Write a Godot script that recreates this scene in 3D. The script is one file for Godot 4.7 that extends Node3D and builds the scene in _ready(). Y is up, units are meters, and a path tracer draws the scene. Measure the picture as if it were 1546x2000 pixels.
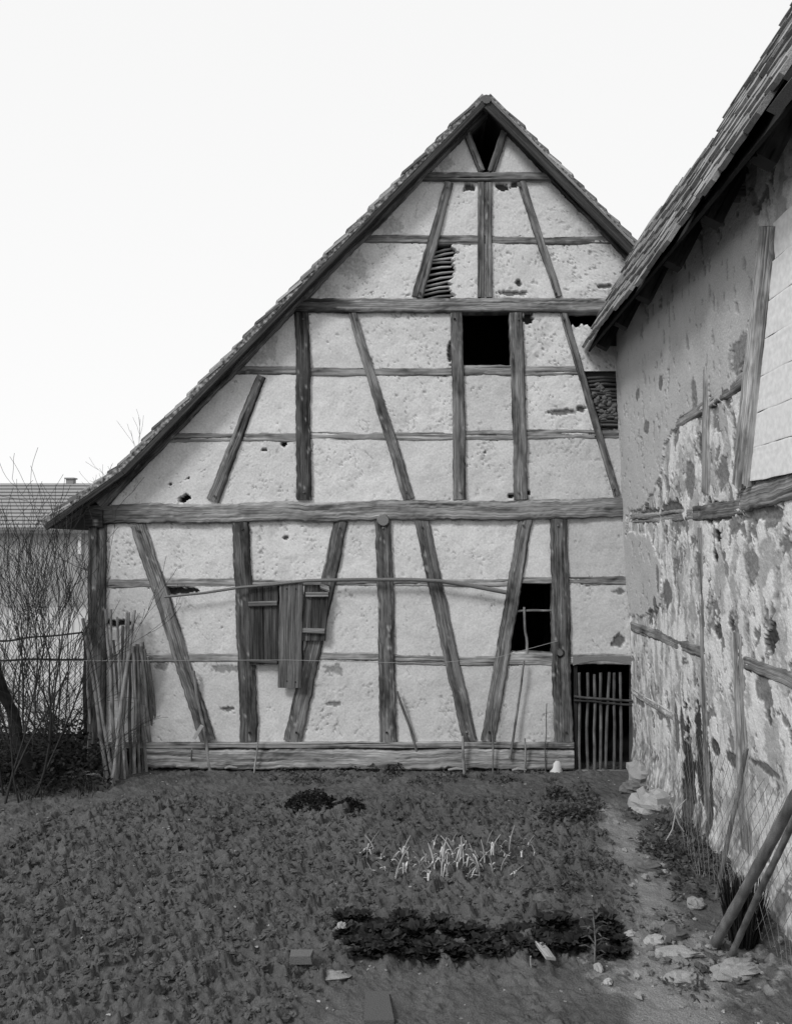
extends Node3D

# The facade of the barn stands in the plane z = 0; 190 picture units of the survey are one metre there.
const SURVEY := 190.0
const FOCAL := 1600.0
const CX := 835.0
const CY := 1070.0
const EYE := 2.29
const DIST := 1600.0 / 190.0
const LEAN := 0.045
const WALL_X := 2.13

var rng := RandomNumberGenerator.new()
var nz := FastNoiseLite.new()
var cell := FastNoiseLite.new()
var nz4 := FastNoiseLite.new()
var mats := {}
var used := {}
var white_tex: ImageTexture


class MB:
	var v := PackedVector3Array()
	var n := PackedVector3Array()
	var c := PackedColorArray()
	var uv := PackedVector2Array()
	var t := PackedFloat32Array()
	var ix := PackedInt32Array()

	func vert(p: Vector3, nn: Vector3, col: Color, u := Vector2.ZERO) -> int:
		v.append(p)
		n.append(nn)
		c.append(col)
		uv.append(u)
		return v.size() - 1

	func tri(a: int, b: int, d: int) -> void:
		ix.append(a)
		ix.append(b)
		ix.append(d)

	func quad(a: Vector3, b: Vector3, d: Vector3, e: Vector3, col: Color) -> void:
		var nn := (d - a).cross(b - a).normalized()
		var k := v.size()
		for p in [a, b, d, e]:
			vert(p, nn, col)
		tri(k, k + 1, k + 2)
		tri(k, k + 2, k + 3)

	func flat_tri(a: Vector3, b: Vector3, d: Vector3, col: Color) -> void:
		var nn := (d - a).cross(b - a).normalized()
		var k := v.size()
		for p in [a, b, d]:
			vert(p, nn, col)
		tri(k, k + 1, k + 2)

	func box(lo: Vector3, hi: Vector3, col: Color) -> void:
		hexa([Vector3(lo.x, lo.y, lo.z), Vector3(hi.x, lo.y, lo.z), Vector3(hi.x, hi.y, lo.z), Vector3(lo.x, hi.y, lo.z), Vector3(lo.x, lo.y, hi.z), Vector3(hi.x, lo.y, hi.z), Vector3(hi.x, hi.y, hi.z), Vector3(lo.x, hi.y, hi.z)], col)

	# eight corners: back face 0-3 and front face 4-7, each anticlockwise seen from the front
	func hexa(q: Array, col: Color) -> void:
		quad(q[4], q[7], q[6], q[5], col)
		quad(q[1], q[2], q[3], q[0], col)
		quad(q[0], q[3], q[7], q[4], col)
		quad(q[5], q[6], q[2], q[1], col)
		quad(q[7], q[3], q[2], q[6], col)
		quad(q[0], q[4], q[5], q[1], col)

	# a round bar through the points
	func tube(pts: Array, rad: Array, sides: int, col: Color, caps := true) -> void:
		var first := v.size()
		var side := Vector3.ZERO
		for i in pts.size():
			var d: Vector3 = (pts[mini(i + 1, pts.size() - 1)] - pts[maxi(i - 1, 0)]).normalized()
			if side == Vector3.ZERO:
				side = d.cross(Vector3(0.31, 0.2, 0.93)).normalized()
			side = (side - d * side.dot(d)).normalized()
			var up := d.cross(side)
			for s in sides:
				var a := TAU * s / sides
				var nn := side * cos(a) + up * sin(a)
				vert(pts[i] + nn * float(rad[i]), nn, col, Vector2(float(s) / sides, i))
		for i in pts.size() - 1:
			for s in sides:
				var a := first + i * sides + s
				var b := first + i * sides + (s + 1) % sides
				tri(a, a + sides, b)
				tri(b, a + sides, b + sides)
		if caps:
			for e in [0, pts.size() - 1]:
				var d: Vector3 = (pts[0] - pts[1]).normalized() if e == 0 else (pts[e] - pts[e - 1]).normalized()
				var k := v.size()
				for s in sides:
					vert(v[first + e * sides + s], d, col)
				for s in range(1, sides - 1):
					if e == 0:
						tri(k, k + s, k + s + 1)
					else:
						tri(k, k + s + 1, k + s)

	# a grid of (nu+1) x (nv+1) points already in v; smooth normals
	func close_grid(first: int, nu: int, nv: int) -> void:
		var w := nu + 1
		for j in nv + 1:
			for i in w:
				var du := v[first + j * w + mini(i + 1, nu)] - v[first + j * w + maxi(i - 1, 0)]
				var dv := v[first + mini(j + 1, nv) * w + i] - v[first + maxi(j - 1, 0) * w + i]
				n[first + j * w + i] = du.cross(dv).normalized()
		for j in nv:
			for i in nu:
				var a := first + j * w + i
				tri(a, a + w, a + 1)
				tri(a + 1, a + w, a + w + 1)

	func mesh() -> ArrayMesh:
		var arr := []
		arr.resize(Mesh.ARRAY_MAX)
		arr[Mesh.ARRAY_VERTEX] = v
		arr[Mesh.ARRAY_NORMAL] = n
		arr[Mesh.ARRAY_COLOR] = c
		arr[Mesh.ARRAY_TEX_UV] = uv
		if t.size() == v.size() * 4:
			arr[Mesh.ARRAY_TANGENT] = t
		arr[Mesh.ARRAY_INDEX] = ix
		var m := ArrayMesh.new()
		m.add_surface_from_arrays(Mesh.PRIMITIVE_TRIANGLES, arr)
		return m


# ---------------------------------------------------------------- helpers

func P(px: float, py: float, z := 0.0) -> Vector3:
	var k := (DIST - z) / FOCAL
	return Vector3((px - CX) * k, EYE + (CY - py) * k, z)


func F(px: float, py: float) -> Vector2:
	return Vector2((px - CX) / SURVEY, EYE + (CY - py) / SURVEY)


func G(px: float, py: float) -> Vector3:
	var d := EYE * FOCAL / (py - CY)
	var x := (px - CX) * d / FOCAL
	return Vector3(x, ground_y(x, DIST - d) if not laid else top_y(x, DIST - d), DIST - d)


# a point of the farmhouse wall as (metres along it, metres up)
func R(px: float, py: float) -> Vector2:
	var dx := (px - CX) / FOCAL
	var dy := (CY - py) / FOCAL
	var d := (WALL_X - LEAN * EYE) / (dx + LEAN * dy)
	return Vector2(DIST - d, EYE + dy * d)


func grey(a: float) -> Color:
	return Color(a, a, a)


func numbered(called: String) -> String:
	var k: int = used.get(called, 0)
	used[called] = k + 1
	return called if k == 0 else "%s_%03d" % [called, k]


func thing(called: String, label: String, category: String, at := Vector3.ZERO, group := "") -> Node3D:
	var o := Node3D.new()
	o.name = numbered(called)
	add_child(o)
	o.position = at
	tag(o, label, category, group)
	return o


func tag(o: Node, label: String, category: String, group := "") -> void:
	o.set_meta("label", label)
	o.set_meta("category", category)
	if group:
		o.set_meta("group", group)


func put(called: String, m: Mesh, material: Material, parent: Node = null) -> MeshInstance3D:
	var o := MeshInstance3D.new()
	o.mesh = m
	o.material_override = material
	if parent == null:
		o.name = numbered(called)
		add_child(o)
	else:
		o.name = called
		parent.add_child(o, true)
	return o


func structure(called: String, m: Mesh, material: Material, label: String) -> MeshInstance3D:
	var o := put(called, m, material)
	o.set_meta("kind", "structure")
	o.set_meta("label", label)
	return o


func noise_image(size: int, freq: float, octaves: int, lo: float, hi: float, sd: int, wide := 1) -> Image:
	var f := FastNoiseLite.new()
	f.seed = sd
	f.noise_type = FastNoiseLite.TYPE_SIMPLEX_SMOOTH
	f.frequency = freq
	f.fractal_octaves = octaves
	var im := f.get_seamless_image(size / wide, size)
	im.convert(Image.FORMAT_L8)
	if wide > 1:
		im.resize(size, size, Image.INTERPOLATE_CUBIC)
	var d := im.get_data()
	for i in d.size():
		d[i] = int(255.0 * lerpf(lo, hi, d[i] / 255.0))
	return Image.create_from_data(size, size, false, Image.FORMAT_L8, d)


func wood_image(size: int) -> Image:
	var a := noise_image(size, 0.03, 3, 0.0, 1.0, 8, 16).get_data()
	var b := noise_image(size, 0.09, 3, 0.0, 1.0, 18, 32).get_data()
	var f := noise_image(size, 0.05, 4, 0.0, 1.0, 28, 2).get_data()
	for i in a.size():
		var v := 0.5 * a[i] + 0.32 * b[i] + 0.18 * f[i]
		v = 0.64 + 0.36 * smoothstep(0.2, 0.8, v / 255.0)
		# thin open checks along the grain
		v *= 1.0 - 0.3 * smoothstep(0.27, 0.18, b[i] / 255.0)
		a[i] = int(255.0 * clampf(v, 0.0, 1.0))
	return Image.create_from_data(size, size, false, Image.FORMAT_L8, a)


func bump_of(im: Image, strength: float) -> ImageTexture:
	var b := im.duplicate() as Image
	b.convert(Image.FORMAT_RGBA8)
	b.bump_map_to_normal_map(strength)
	return ImageTexture.create_from_image(b)


func make_mat(called: String, color: Image, bump: Image, strength: float, scale: float, rough := 1.0, triplanar := true, shine := 0.15) -> StandardMaterial3D:
	var m := StandardMaterial3D.new()
	m.resource_name = called
	m.vertex_color_use_as_albedo = true
	m.roughness = rough
	m.metallic_specular = shine
	if color:
		m.albedo_texture = ImageTexture.create_from_image(color)
	if bump:
		m.normal_enabled = true
		m.normal_texture = bump_of(bump, strength)
	if triplanar:
		m.uv1_triplanar = true
		m.uv1_world_triplanar = true
	m.uv1_scale = Vector3.ONE * scale
	mats[called] = m
	return m


func n2(x: float, y: float, f: float, o := 0.0) -> float:
	return nz.get_noise_3d(x * f, y * f, o)


func sstep(a: float, b: float, x: float) -> float:
	return smoothstep(a, b, x)


# ---------------------------------------------------------------- ground

var till_poly := PackedVector2Array()
var path_poly := PackedVector2Array()
var rubble_at := Vector2.ZERO


func till_mask(x: float, z: float) -> float:
	var p := Vector2(x + 0.12 * n2(x, z, 2.0, 3.0), z + 0.1 * n2(x, z, 2.3, 7.0))
	var best := 9.0
	for i in till_poly.size():
		var q := Geometry2D.get_closest_point_to_segment(p, till_poly[i], till_poly[(i + 1) % till_poly.size()])
		best = minf(best, p.distance_to(q))
	if not Geometry2D.is_point_in_polygon(p, till_poly):
		best = -best
	return sstep(-0.08, 0.12, best)


func ground_y(x: float, z: float) -> float:
	var h := 0.02 * n2(x, z, 0.6, 1.0) * sstep(0.0, 0.6, z)
	h += 0.10 * sstep(1.75, 2.35, x + 0.1 * n2(x, z, 1.5, 4.0)) * sstep(0.25, 1.2, z)
	return h


var laid := false


func top_y(x: float, z: float) -> float:
	var t := till_mask(x, z)
	return ground_y(x, z) + maxf(-0.01, soil_lump(x, z)) * (t + (1.0 - t) * 0.45) + 0.02 * t


func soil_lump(x: float, z: float) -> float:
	var a := 0.95
	var u := x * cos(a) - z * sin(a)
	var w := x * sin(a) + z * cos(a)
	u += 0.05 * n2(x, z, 5.0, 11.0)
	w += 0.05 * n2(x, z, 5.0, 15.0)
	var big := n2(u * 0.6, w * 1.4, 3.0, 21.0)
	var crumb := nz4.get_noise_3d(u * 9.5, w * 13.0, 23.0)
	var lump := sstep(0.1, 0.4, n2(u * 0.8, w * 1.2, 13.0, 28.0))
	var gap := sstep(0.10, 0.0, absf(n2(u * 0.5, w * 1.2, 18.0, 29.0))) * sstep(0.0, 0.25, n2(u, w, 5.3, 30.0))
	return 0.024 * big + 0.056 * crumb + 0.022 * lump - 0.045 * gap + 0.045 * sstep(0.38, 0.55, n2(u * 0.8, w * 1.1, 5.5, 31.0))


func build_ground() -> void:
	for q in [[-60, 1690], [40, 1622], [120, 1592], [205, 1572], [340, 1556], [700, 1556], [1140, 1552], [1170, 1610], [1215, 1690], [1235, 1790], [1225, 1860], [1150, 1885], [760, 1885], [660, 1900], [520, 2060], [-150, 2150]]:
		var g := G(q[0], q[1])
		till_poly.append(Vector2(g.x, g.z))
	var m := MB.new()
	var x0 := -5.4
	var x1 := 2.7
	var z0 := -0.35
	var z1 := 4.9
	var nu := int((x1 - x0) / 0.0145)
	var nv := int((z1 - z0) / 0.0145)
	# the outline of the dug bed, looked up on a coarse grid
	var cw := nu / 4 + 2
	var coarse := PackedFloat32Array()
	for j in nv / 4 + 2:
		for i in cw:
			coarse.append(till_mask(lerpf(x0, x1, i * 4.0 / nu), lerpf(z1, z0, j * 4.0 / nv)))
	var rub := G(1340, 1890)
	var trail: Array = [G(1150, 1575), G(1215, 1640), G(1245, 1720), G(1265, 1800), G(1300, 1900), G(1330, 2000)]
	for j in nv + 1:
		var z := lerpf(z1, z0, float(j) / nv)
		for i in nu + 1:
			var x := lerpf(x0, x1, float(i) / nu)
			var ci := (j / 4) * cw + i / 4
			var fi := (i % 4) / 4.0
			var t := lerpf(lerpf(coarse[ci], coarse[ci + 1], fi), lerpf(coarse[ci + cw], coarse[ci + cw + 1], fi), (j % 4) / 4.0)
			var y := ground_y(x, z) + 0.01 * n2(x, z, 7.0, 5.0) + 0.006 * n2(x, z, 26.0, 9.0)
			var lump := soil_lump(x, z)
			var rough := 0.7 + 0.5 * n2(x, z, 1.7, 6.0) - 0.6 * sstep(0.3, 0.1, absf(x - 2.0)) * sstep(3.0, 1.0, z)
			var beaten := sstep(0.45, 0.2, Vector2(x, z).distance_to(Geometry2D.get_closest_point_to_segment(Vector2(x, z), Vector2(trail[1].x, trail[1].z), Vector2(trail[5].x, trail[5].z))) + 0.1 * n2(x, z, 4.0, 35.0))
			y += lump * (t + (1.0 - t) * 0.6 * clampf(rough, 0.0, 1.0) * (1.0 - 0.75 * beaten))
			y += 0.02 * t
			# base colours: dark tilled loam, paler trodden earth, lime rubble on the right
			var near := 9.0
			for k in trail.size() - 1:
				var q := Geometry2D.get_closest_point_to_segment(Vector2(x, z), Vector2(trail[k].x, trail[k].z), Vector2(trail[k + 1].x, trail[k + 1].z))
				near = minf(near, q.distance_to(Vector2(x, z)))
			var trod := sstep(0.30, 0.12, near + 0.12 * n2(x, z, 4.0, 31.0))
			var loam := 0.135 + 0.032 * n2(x, z, 1.4, 39.0) + 0.03 * n2(x, z, 5.0, 41.0) + 0.03 * n2(x, z, 23.0, 43.0)
			var earth := 0.14 + 0.04 * n2(x, z, 3.0, 45.0) + 0.03 * n2(x, z, 19.0, 47.0)
			var c := lerpf(earth, loam, t)
			c = lerpf(c, 0.3 + 0.06 * n2(x, z, 9.0, 49.0), trod * (1.0 - t))
			var dr := Vector2((x - rub.x) / 0.62, (z - rub.z) / 0.42).length() + 0.35 * n2(x, z, 5.0, 53.0)
			var lime := sstep(1.0, 0.72, dr) * sstep(-0.05, 0.16, n2(x, z, 9.0, 57.0) + 0.5 * n2(x, z, 23.0, 59.0))
			c = lerpf(c, 0.36 + 0.08 * n2(x, z, 14.0, 61.0), lime * 0.8)
			m.vert(Vector3(x, y, z), Vector3.UP, grey(clampf(c, 0.02, 0.6)))
	m.close_grid(0, nu, nv)
	structure("garden_soil", m.mesh(), mats.soil, "dark tilled garden soil in front of the barn")
	laid = true
	# everything beyond the garden
	var far := MB.new()
	far.quad(Vector3(-420, -0.09, -420), Vector3(420, -0.09, -420), Vector3(420, -0.09, 60), Vector3(-420, -0.09, 60), grey(0.11))
	structure("ground", far.mesh(), mats.soil, "earth ground running out beyond the garden")
	# loose clods on the tilled part, pebbles and crumbs of lime on all of it
	scatter("soil_clods", 8000, 0.004, 0.026, 0.09, 0.17, true, "loose crumbly clods of dark soil on the bed", 5, mats.soil)
	scatter("pebbles", 480, 0.004, 0.011, 0.25, 0.6, false, "pale pebbles and crumbs strewn over the soil", 9, mats.stone)


func scatter(called: String, count: int, lo: float, hi: float, dark: float, pale: float, in_bed: bool, label: String, sd: int, material: Material) -> void:
	var r := RandomNumberGenerator.new()
	r.seed = sd
	var mm := MultiMesh.new()
	mm.transform_format = MultiMesh.TRANSFORM_3D
	mm.use_colors = true
	mm.mesh = rock_mesh(sd, 1, 0.9, Vector3(1.2, 0.8, 0.9), 1.0, 1.0, true)
	var where := []
	while where.size() < count:
		var p := G(r.randf_range(-60, 1560), 1070.0 + 2.29 * FOCAL / r.randf_range(3.9, 8.5))
		if p.z < 0.1 or p.x > 2.1 or p.x < -4.6:
			continue
		var t := till_mask(p.x, p.z)
		if in_bed and r.randf() > t:
			continue
		if not in_bed and r.randf() < t * 0.45:
			continue
		var s := lo + (hi - lo) * pow(r.randf(), 3.0)
		p.y += s * 0.25
		where.append([p, s])
	mm.instance_count = count
	for i in count:
		var b := Basis.from_euler(Vector3(r.randf() * TAU, r.randf() * TAU, r.randf() * TAU)).scaled(Vector3(1, r.randf_range(0.5, 0.8), 1) * float(where[i][1]))
		mm.set_instance_transform(i, Transform3D(b, where[i][0]))
		mm.set_instance_color(i, grey(r.randf_range(dark, pale)))
	var o := MultiMeshInstance3D.new()
	o.multimesh = mm
	o.material_override = material
	o.name = numbered(called)
	add_child(o)
	o.set_meta("kind", "stuff")
	o.set_meta("label", label)
	o.set_meta("category", "soil" if in_bed else "pebbles")


# ---------------------------------------------------------------- stones

func rock_mesh(sd: int, sub: int, rough: float, size: Vector3, c0: float, c1: float, facets := false) -> ArrayMesh:
	var rings := 4 + sub * 2
	var segs := 6 + sub * 3
	var m := MB.new()
	for j in rings + 1:
		var la := -PI / 2 + PI * j / rings
		for i in segs + 1:
			var lo := -TAU * (i % segs) / segs
			var d := Vector3(cos(la) * cos(lo), sin(la), cos(la) * sin(lo))
			var f := 1.0 + rough * nz.get_noise_3d(d.x * 1.3 + sd * 7.1, d.y * 1.3, d.z * 1.3 + sd) + 0.35 * rough * nz.get_noise_3d(d.x * 4.0 + sd * 3.1, d.y * 4.0, d.z * 4.0)
			# flat faces broken off
			f *= 1.0 - 0.22 * sstep(0.2, 0.9, d.dot(Vector3(sin(sd * 1.7), 0.4, cos(sd * 2.3)).normalized()))
			var g := lerpf(c0, c1, 0.5 + 0.5 * nz.get_noise_3d(d.x * 2.5, d.y * 2.5 + sd, d.z * 2.5))
			m.vert(d * f * size, d, grey(g))
	if facets:
		var q := MB.new()
		var w := segs + 1
		for j in rings:
			for i in segs:
				var a := j * w + i
				q.flat_tri(m.v[a], m.v[a + w], m.v[a + 1], m.c[a])
				q.flat_tri(m.v[a + 1], m.v[a + w], m.v[a + w + 1], m.c[a])
		return q.mesh()
	m.close_grid(0, segs, rings)
	return m.mesh()


# ---------------------------------------------------------------- timber

# a hewn timber lying in the plane of its parent: from a to b, w wide, front face at zf
func timber_mesh(a: Vector2, b: Vector2, w0: float, w1: float, zf: float, zb: float, tone: float, sd: float, dark_end := 0.0, step := 0.03, bow := 0.35, contrast := 1.0) -> ArrayMesh:
	var m := MB.new()
	var dir := (b - a).normalized()
	var nor := Vector2(dir.y, -dir.x)
	var long := a.distance_to(b)
	var nl := maxi(4, int(long / step))
	var across := 13
	var ring := across + 5
	for i in nl + 1:
		var s := long * i / nl
		var w := lerpf(w0, w1, float(i) / nl) * 0.5
		var mid := a.lerp(b, float(i) / nl) + nor * w * bow * (nz.get_noise_2d(s * 0.8 + sd * 13.0, sd) + 0.45 * nz.get_noise_2d(s * 3.5, sd * 5.0))
		var wl := w * (1.0 + 0.06 * nz.get_noise_2d(s * 2.5 + sd * 3.0, 7.0) + 0.09 * nz.get_noise_2d(s * 11.0, sd * 2.0))
		var wr := w * (1.0 + 0.06 * nz.get_noise_2d(s * 2.5 + sd * 4.0, 17.0) + 0.10 * nz.get_noise_2d(s * 11.0, sd * 3.0 + 9.0))
		for k in ring + 1:
			var f := clampf((k - 2.0) / (across + 1.0), 0.0, 1.0)
			var side := lerpf(-wl, wr, f)
			var z := zf
			var edge := minf(f, 1.0 - f)
			if k <= 1 or k >= ring - 1:
				z = zb if k == 0 or k == ring else lerpf(zf, zb, 0.35)
			else:
				z -= 0.012 * sstep(0.12, 0.0, edge)
				# checks and worn grain
				var g := nz.get_noise_3d(s * 0.8 + sd * 5.0, side * 26.0, sd)
				z -= 0.006 * sstep(0.15, 0.6, g) + 0.012 * sstep(0.42, 0.6, nz.get_noise_3d(s * 0.6 + sd * 9.0, side * 30.0, sd + 4.0))
				z += 0.003 * nz.get_noise_2d(s * 4.0, side * 14.0 + sd)
			var c := tone * (1.0 + contrast * (0.6 * nz.get_noise_3d(s * 1.6 + sd * 2.0, side * 7.0, sd + 2.0) + 0.5 * nz.get_noise_3d(s * 3.2 + sd, side * 18.0, sd + 8.0) + 0.4 * nz.get_noise_3d(s * 12.0, side * 26.0, sd + 12.0)))
			# bleached where the skin has worn off
			c = lerpf(c, maxf(c, minf(tone * 1.9, 0.42)), sstep(0.0, 0.4, nz.get_noise_3d(s * 1.3 + sd, side * 9.0, sd + 21.0)) * 0.7)
			c = lerpf(c, 0.5, 0.6 * sstep(0.5, 0.58, nz.get_noise_3d(s * 9.0 + sd, side * 14.0, sd + 31.0)))
			c *= 1.0 - 0.55 * sstep(0.3, 0.5, nz.get_noise_3d(s * 0.6 + sd * 9.0, side * 30.0, sd + 4.0))
			if dark_end > 0.0:
				c *= lerpf(0.38, 1.0, sstep(-0.12, 0.12, s - dark_end + 0.25 * nz.get_noise_2d(s * 2.0, side * 20.0 + sd)))
			var q := mid + nor * side
			m.vert(Vector3(q.x, q.y, z), Vector3(0, 0, 1), grey(clampf(c * 1.12, 0.02, 0.9)), Vector2(s * 0.8 + sd * 0.37, k * 0.045 + sd * 0.21))
			m.t.append_array(PackedFloat32Array([dir.x, dir.y, 0.0, 1.0]))
	m.close_grid(0, ring, nl)
	# end faces
	for e in 2:
		var base := 0 if e == 0 else nl * (ring + 1)
		var k0 := m.v.size()
		var nn := Vector3(-dir.x, -dir.y, 0) if e == 0 else Vector3(dir.x, dir.y, 0)
		for k in ring + 1:
			m.vert(m.v[base + k], nn, grey(tone * 0.8))
			m.t.append_array(PackedFloat32Array([0, 0, 1, 1]))
		for k in range(1, ring):
			if e == 0:
				m.tri(k0, k0 + k, k0 + k + 1)
			else:
				m.tri(k0, k0 + k + 1, k0 + k)
	return m.mesh()


var timber_seed := 0.0


func timber(parent: Node, called: String, a: Vector2, b: Vector2, w0: float, w1: float, zf: float, tone: float, dark_end := 0.0, bow := 0.14) -> MeshInstance3D:
	timber_seed += 1.0
	return put(called, timber_mesh(a, b, w0, w1, zf, minf(-0.11, zf - 0.1), tone, timber_seed, dark_end, 0.03, bow), mats.wood, parent)


# a sawn board or stick of its own, in the axes of the parent
func board_mesh(a: Vector3, b: Vector3, wide: Vector3, thick: Vector3, tone: float, sd: float, contrast := 1.0) -> ArrayMesh:
	var m := MB.new()
	var dir := (b - a).normalized()
	var long := a.distance_to(b)
	if wide.cross(dir).dot(thick) < 0.0:
		wide = -wide
	var nl := maxi(3, int(long / 0.035))
	var nw := maxi(2, int(wide.length() / 0.014))
	var ring := nw + 5
	for i in nl + 1:
		var s := long * i / nl
		var p := a.lerp(b, float(i) / nl)
		for k in ring + 1:
			var f := clampf((k - 2.0) / (nw + 1.0), 0.0, 1.0)
			var side := (f - 0.5)
			var h := 0.5
			if k == 0 or k == ring:
				h = -0.5
			elif k == 1 or k == ring - 1:
				h = 0.15
			else:
				h = 0.5 - 0.3 * sstep(0.2, 0.6, nz.get_noise_3d(s * 1.5 + sd * 3.0, side * wide.length() * 60.0, sd))
			var c := tone * (1.0 + contrast * (0.55 * nz.get_noise_3d(s * 0.9 + sd * 2.0, side * wide.length() * 14.0, sd) + 0.5 * nz.get_noise_3d(s * 2.5 + sd, side * wide.length() * 70.0, sd + 6.0)))
			m.vert(p + wide * side * (1.0 + 0.05 * nz.get_noise_2d(s * 4.0, sd + signf(side) * 5.0)) + thick * h, thick.normalized(), grey(clampf(c * 1.2, 0.012, 0.9)), Vector2(s * 0.8 + sd * 0.3, k * 0.04))
			m.t.append_array(PackedFloat32Array([dir.x, dir.y, dir.z, 1.0]))
	m.close_grid(0, ring, nl)
	for e in 2:
		var base := 0 if e == 0 else nl * (ring + 1)
		var k0 := m.v.size()
		for k in ring + 1:
			m.vert(m.v[base + k], -dir if e == 0 else dir, grey(tone * 0.8))
			m.t.append_array(PackedFloat32Array([0, 1, 0, 1]))
		for k in range(1, ring):
			if e == 0:
				m.tri(k0, k0 + k, k0 + k + 1)
			else:
				m.tri(k0, k0 + k + 1, k0 + k)
	return m.mesh()


func pole_mesh(a: Vector3, b: Vector3, r0: float, r1: float, tone: float, sd: float, crook := 0.008, sides := 8) -> ArrayMesh:
	var m := MB.new()
	var long := a.distance_to(b)
	var nl := maxi(5, int(long / 0.05))
	var pts := []
	var rad := []
	var dir := (b - a).normalized()
	var s1 := dir.cross(Vector3(0.2, 0.1, 1)).normalized()
	var s2 := dir.cross(s1)
	for i in nl + 1:
		var f := float(i) / nl
		pts.append(a.lerp(b, f) + (s1 * nz.get_noise_2d(f * 1.4 + sd * 3.3, sd) + s2 * nz.get_noise_2d(f * 1.4, sd * 2.7 + 30.0)) * crook * sin(PI * f) * 2.0)
		rad.append(lerpf(r0, r1, f) * (1.0 + 0.12 * nz.get_noise_2d(f * long * 9.0, sd * 4.1)))
	m.tube(pts, rad, sides, grey(tone))
	for i in m.v.size():
		var y := m.v[i].y
		m.c[i] = grey(clampf(tone * (1.0 + 0.7 * nz.get_noise_3d(m.v[i].x * 30.0 + sd, y * 3.5, m.v[i].z * 30.0) + 0.45 * nz.get_noise_2d(y * 12.0, sd * 7.0)), 0.012, 0.8))
	return m.mesh()


# ---------------------------------------------------------------- plaster of the barn

# places on the facade where the photograph shows another skin: picture x, y, half width, half height, colour, depth
var stains := [
	[760, 440, 34, 20, 0.56, 0.0], [690, 520, 30, 26, 0.58, 0.0], [640, 570, 26, 16, 0.58, 0.0], [528, 676, 14, 30, 0.54, 0.0], [508, 702, 22, 12, 0.55, 0.0], [872, 318, 16, 18, 0.52, 0.0],
	[917, 364, 12, 8, 0.10, 0.035], [983, 366, 14, 8, 0.08, 0.035], [1003, 362, 7, 6, 0.12, 0.03], [1013, 553, 5, 9, 0.12, 0.03], [995, 572, 36, 5, 0.2, 0.02], [745, 466, 5, 5, 0.12, 0.025],
	[880, 690, 5, 22, 0.1, 0.03], [360, 972, 10, 8, 0.02, 0.08], [333, 946, 5, 3, 0.1, 0.02], [368, 934, 3, 3, 0.06, 0.03], [516, 879, 7, 3, 0.1, 0.025], [555, 865, 5, 6, 0.04, 0.05], [558, 1050, 5, 3, 0.12, 0.02],
	[997, 968, 6, 5, 0.04, 0.05], [1030, 963, 5, 5, 0.06, 0.04], [948, 883, 4, 4, 0.1, 0.02], [1206, 1250, 12, 12, 0.2, 0.02], [1210, 1155, 12, 5, 0.25, 0.01],
	[1100, 805, 26, 6, 0.22, 0.02], [1135, 800, 10, 7, 0.14, 0.03], [320, 1300, 20, 8, 0.36, 0.006], [440, 1306, 24, 9, 0.36, 0.006], [650, 1308, 22, 10, 0.38, 0.006], [650, 1375, 16, 5, 0.3, 0.012], [448, 1385, 12, 4, 0.2, 0.015],
	[1030, 620, 12, 10, 0.05, 0.06], [1180, 560, 14, 5, 0.2, 0.02], [345, 1154, 34, 8, 0.05, 0.05], [230, 1218, 26, 6, 0.06, 0.05], [300, 1245, 12, 12, 0.7, -0.004],
]
var stain_xy := []


func stain_prepare() -> void:
	for s in stains:
		var q := F(s[0], s[1])
		stain_xy.append([q.x, q.y, s[2] / SURVEY, s[3] / SURVEY, s[4], s[5]])


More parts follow.
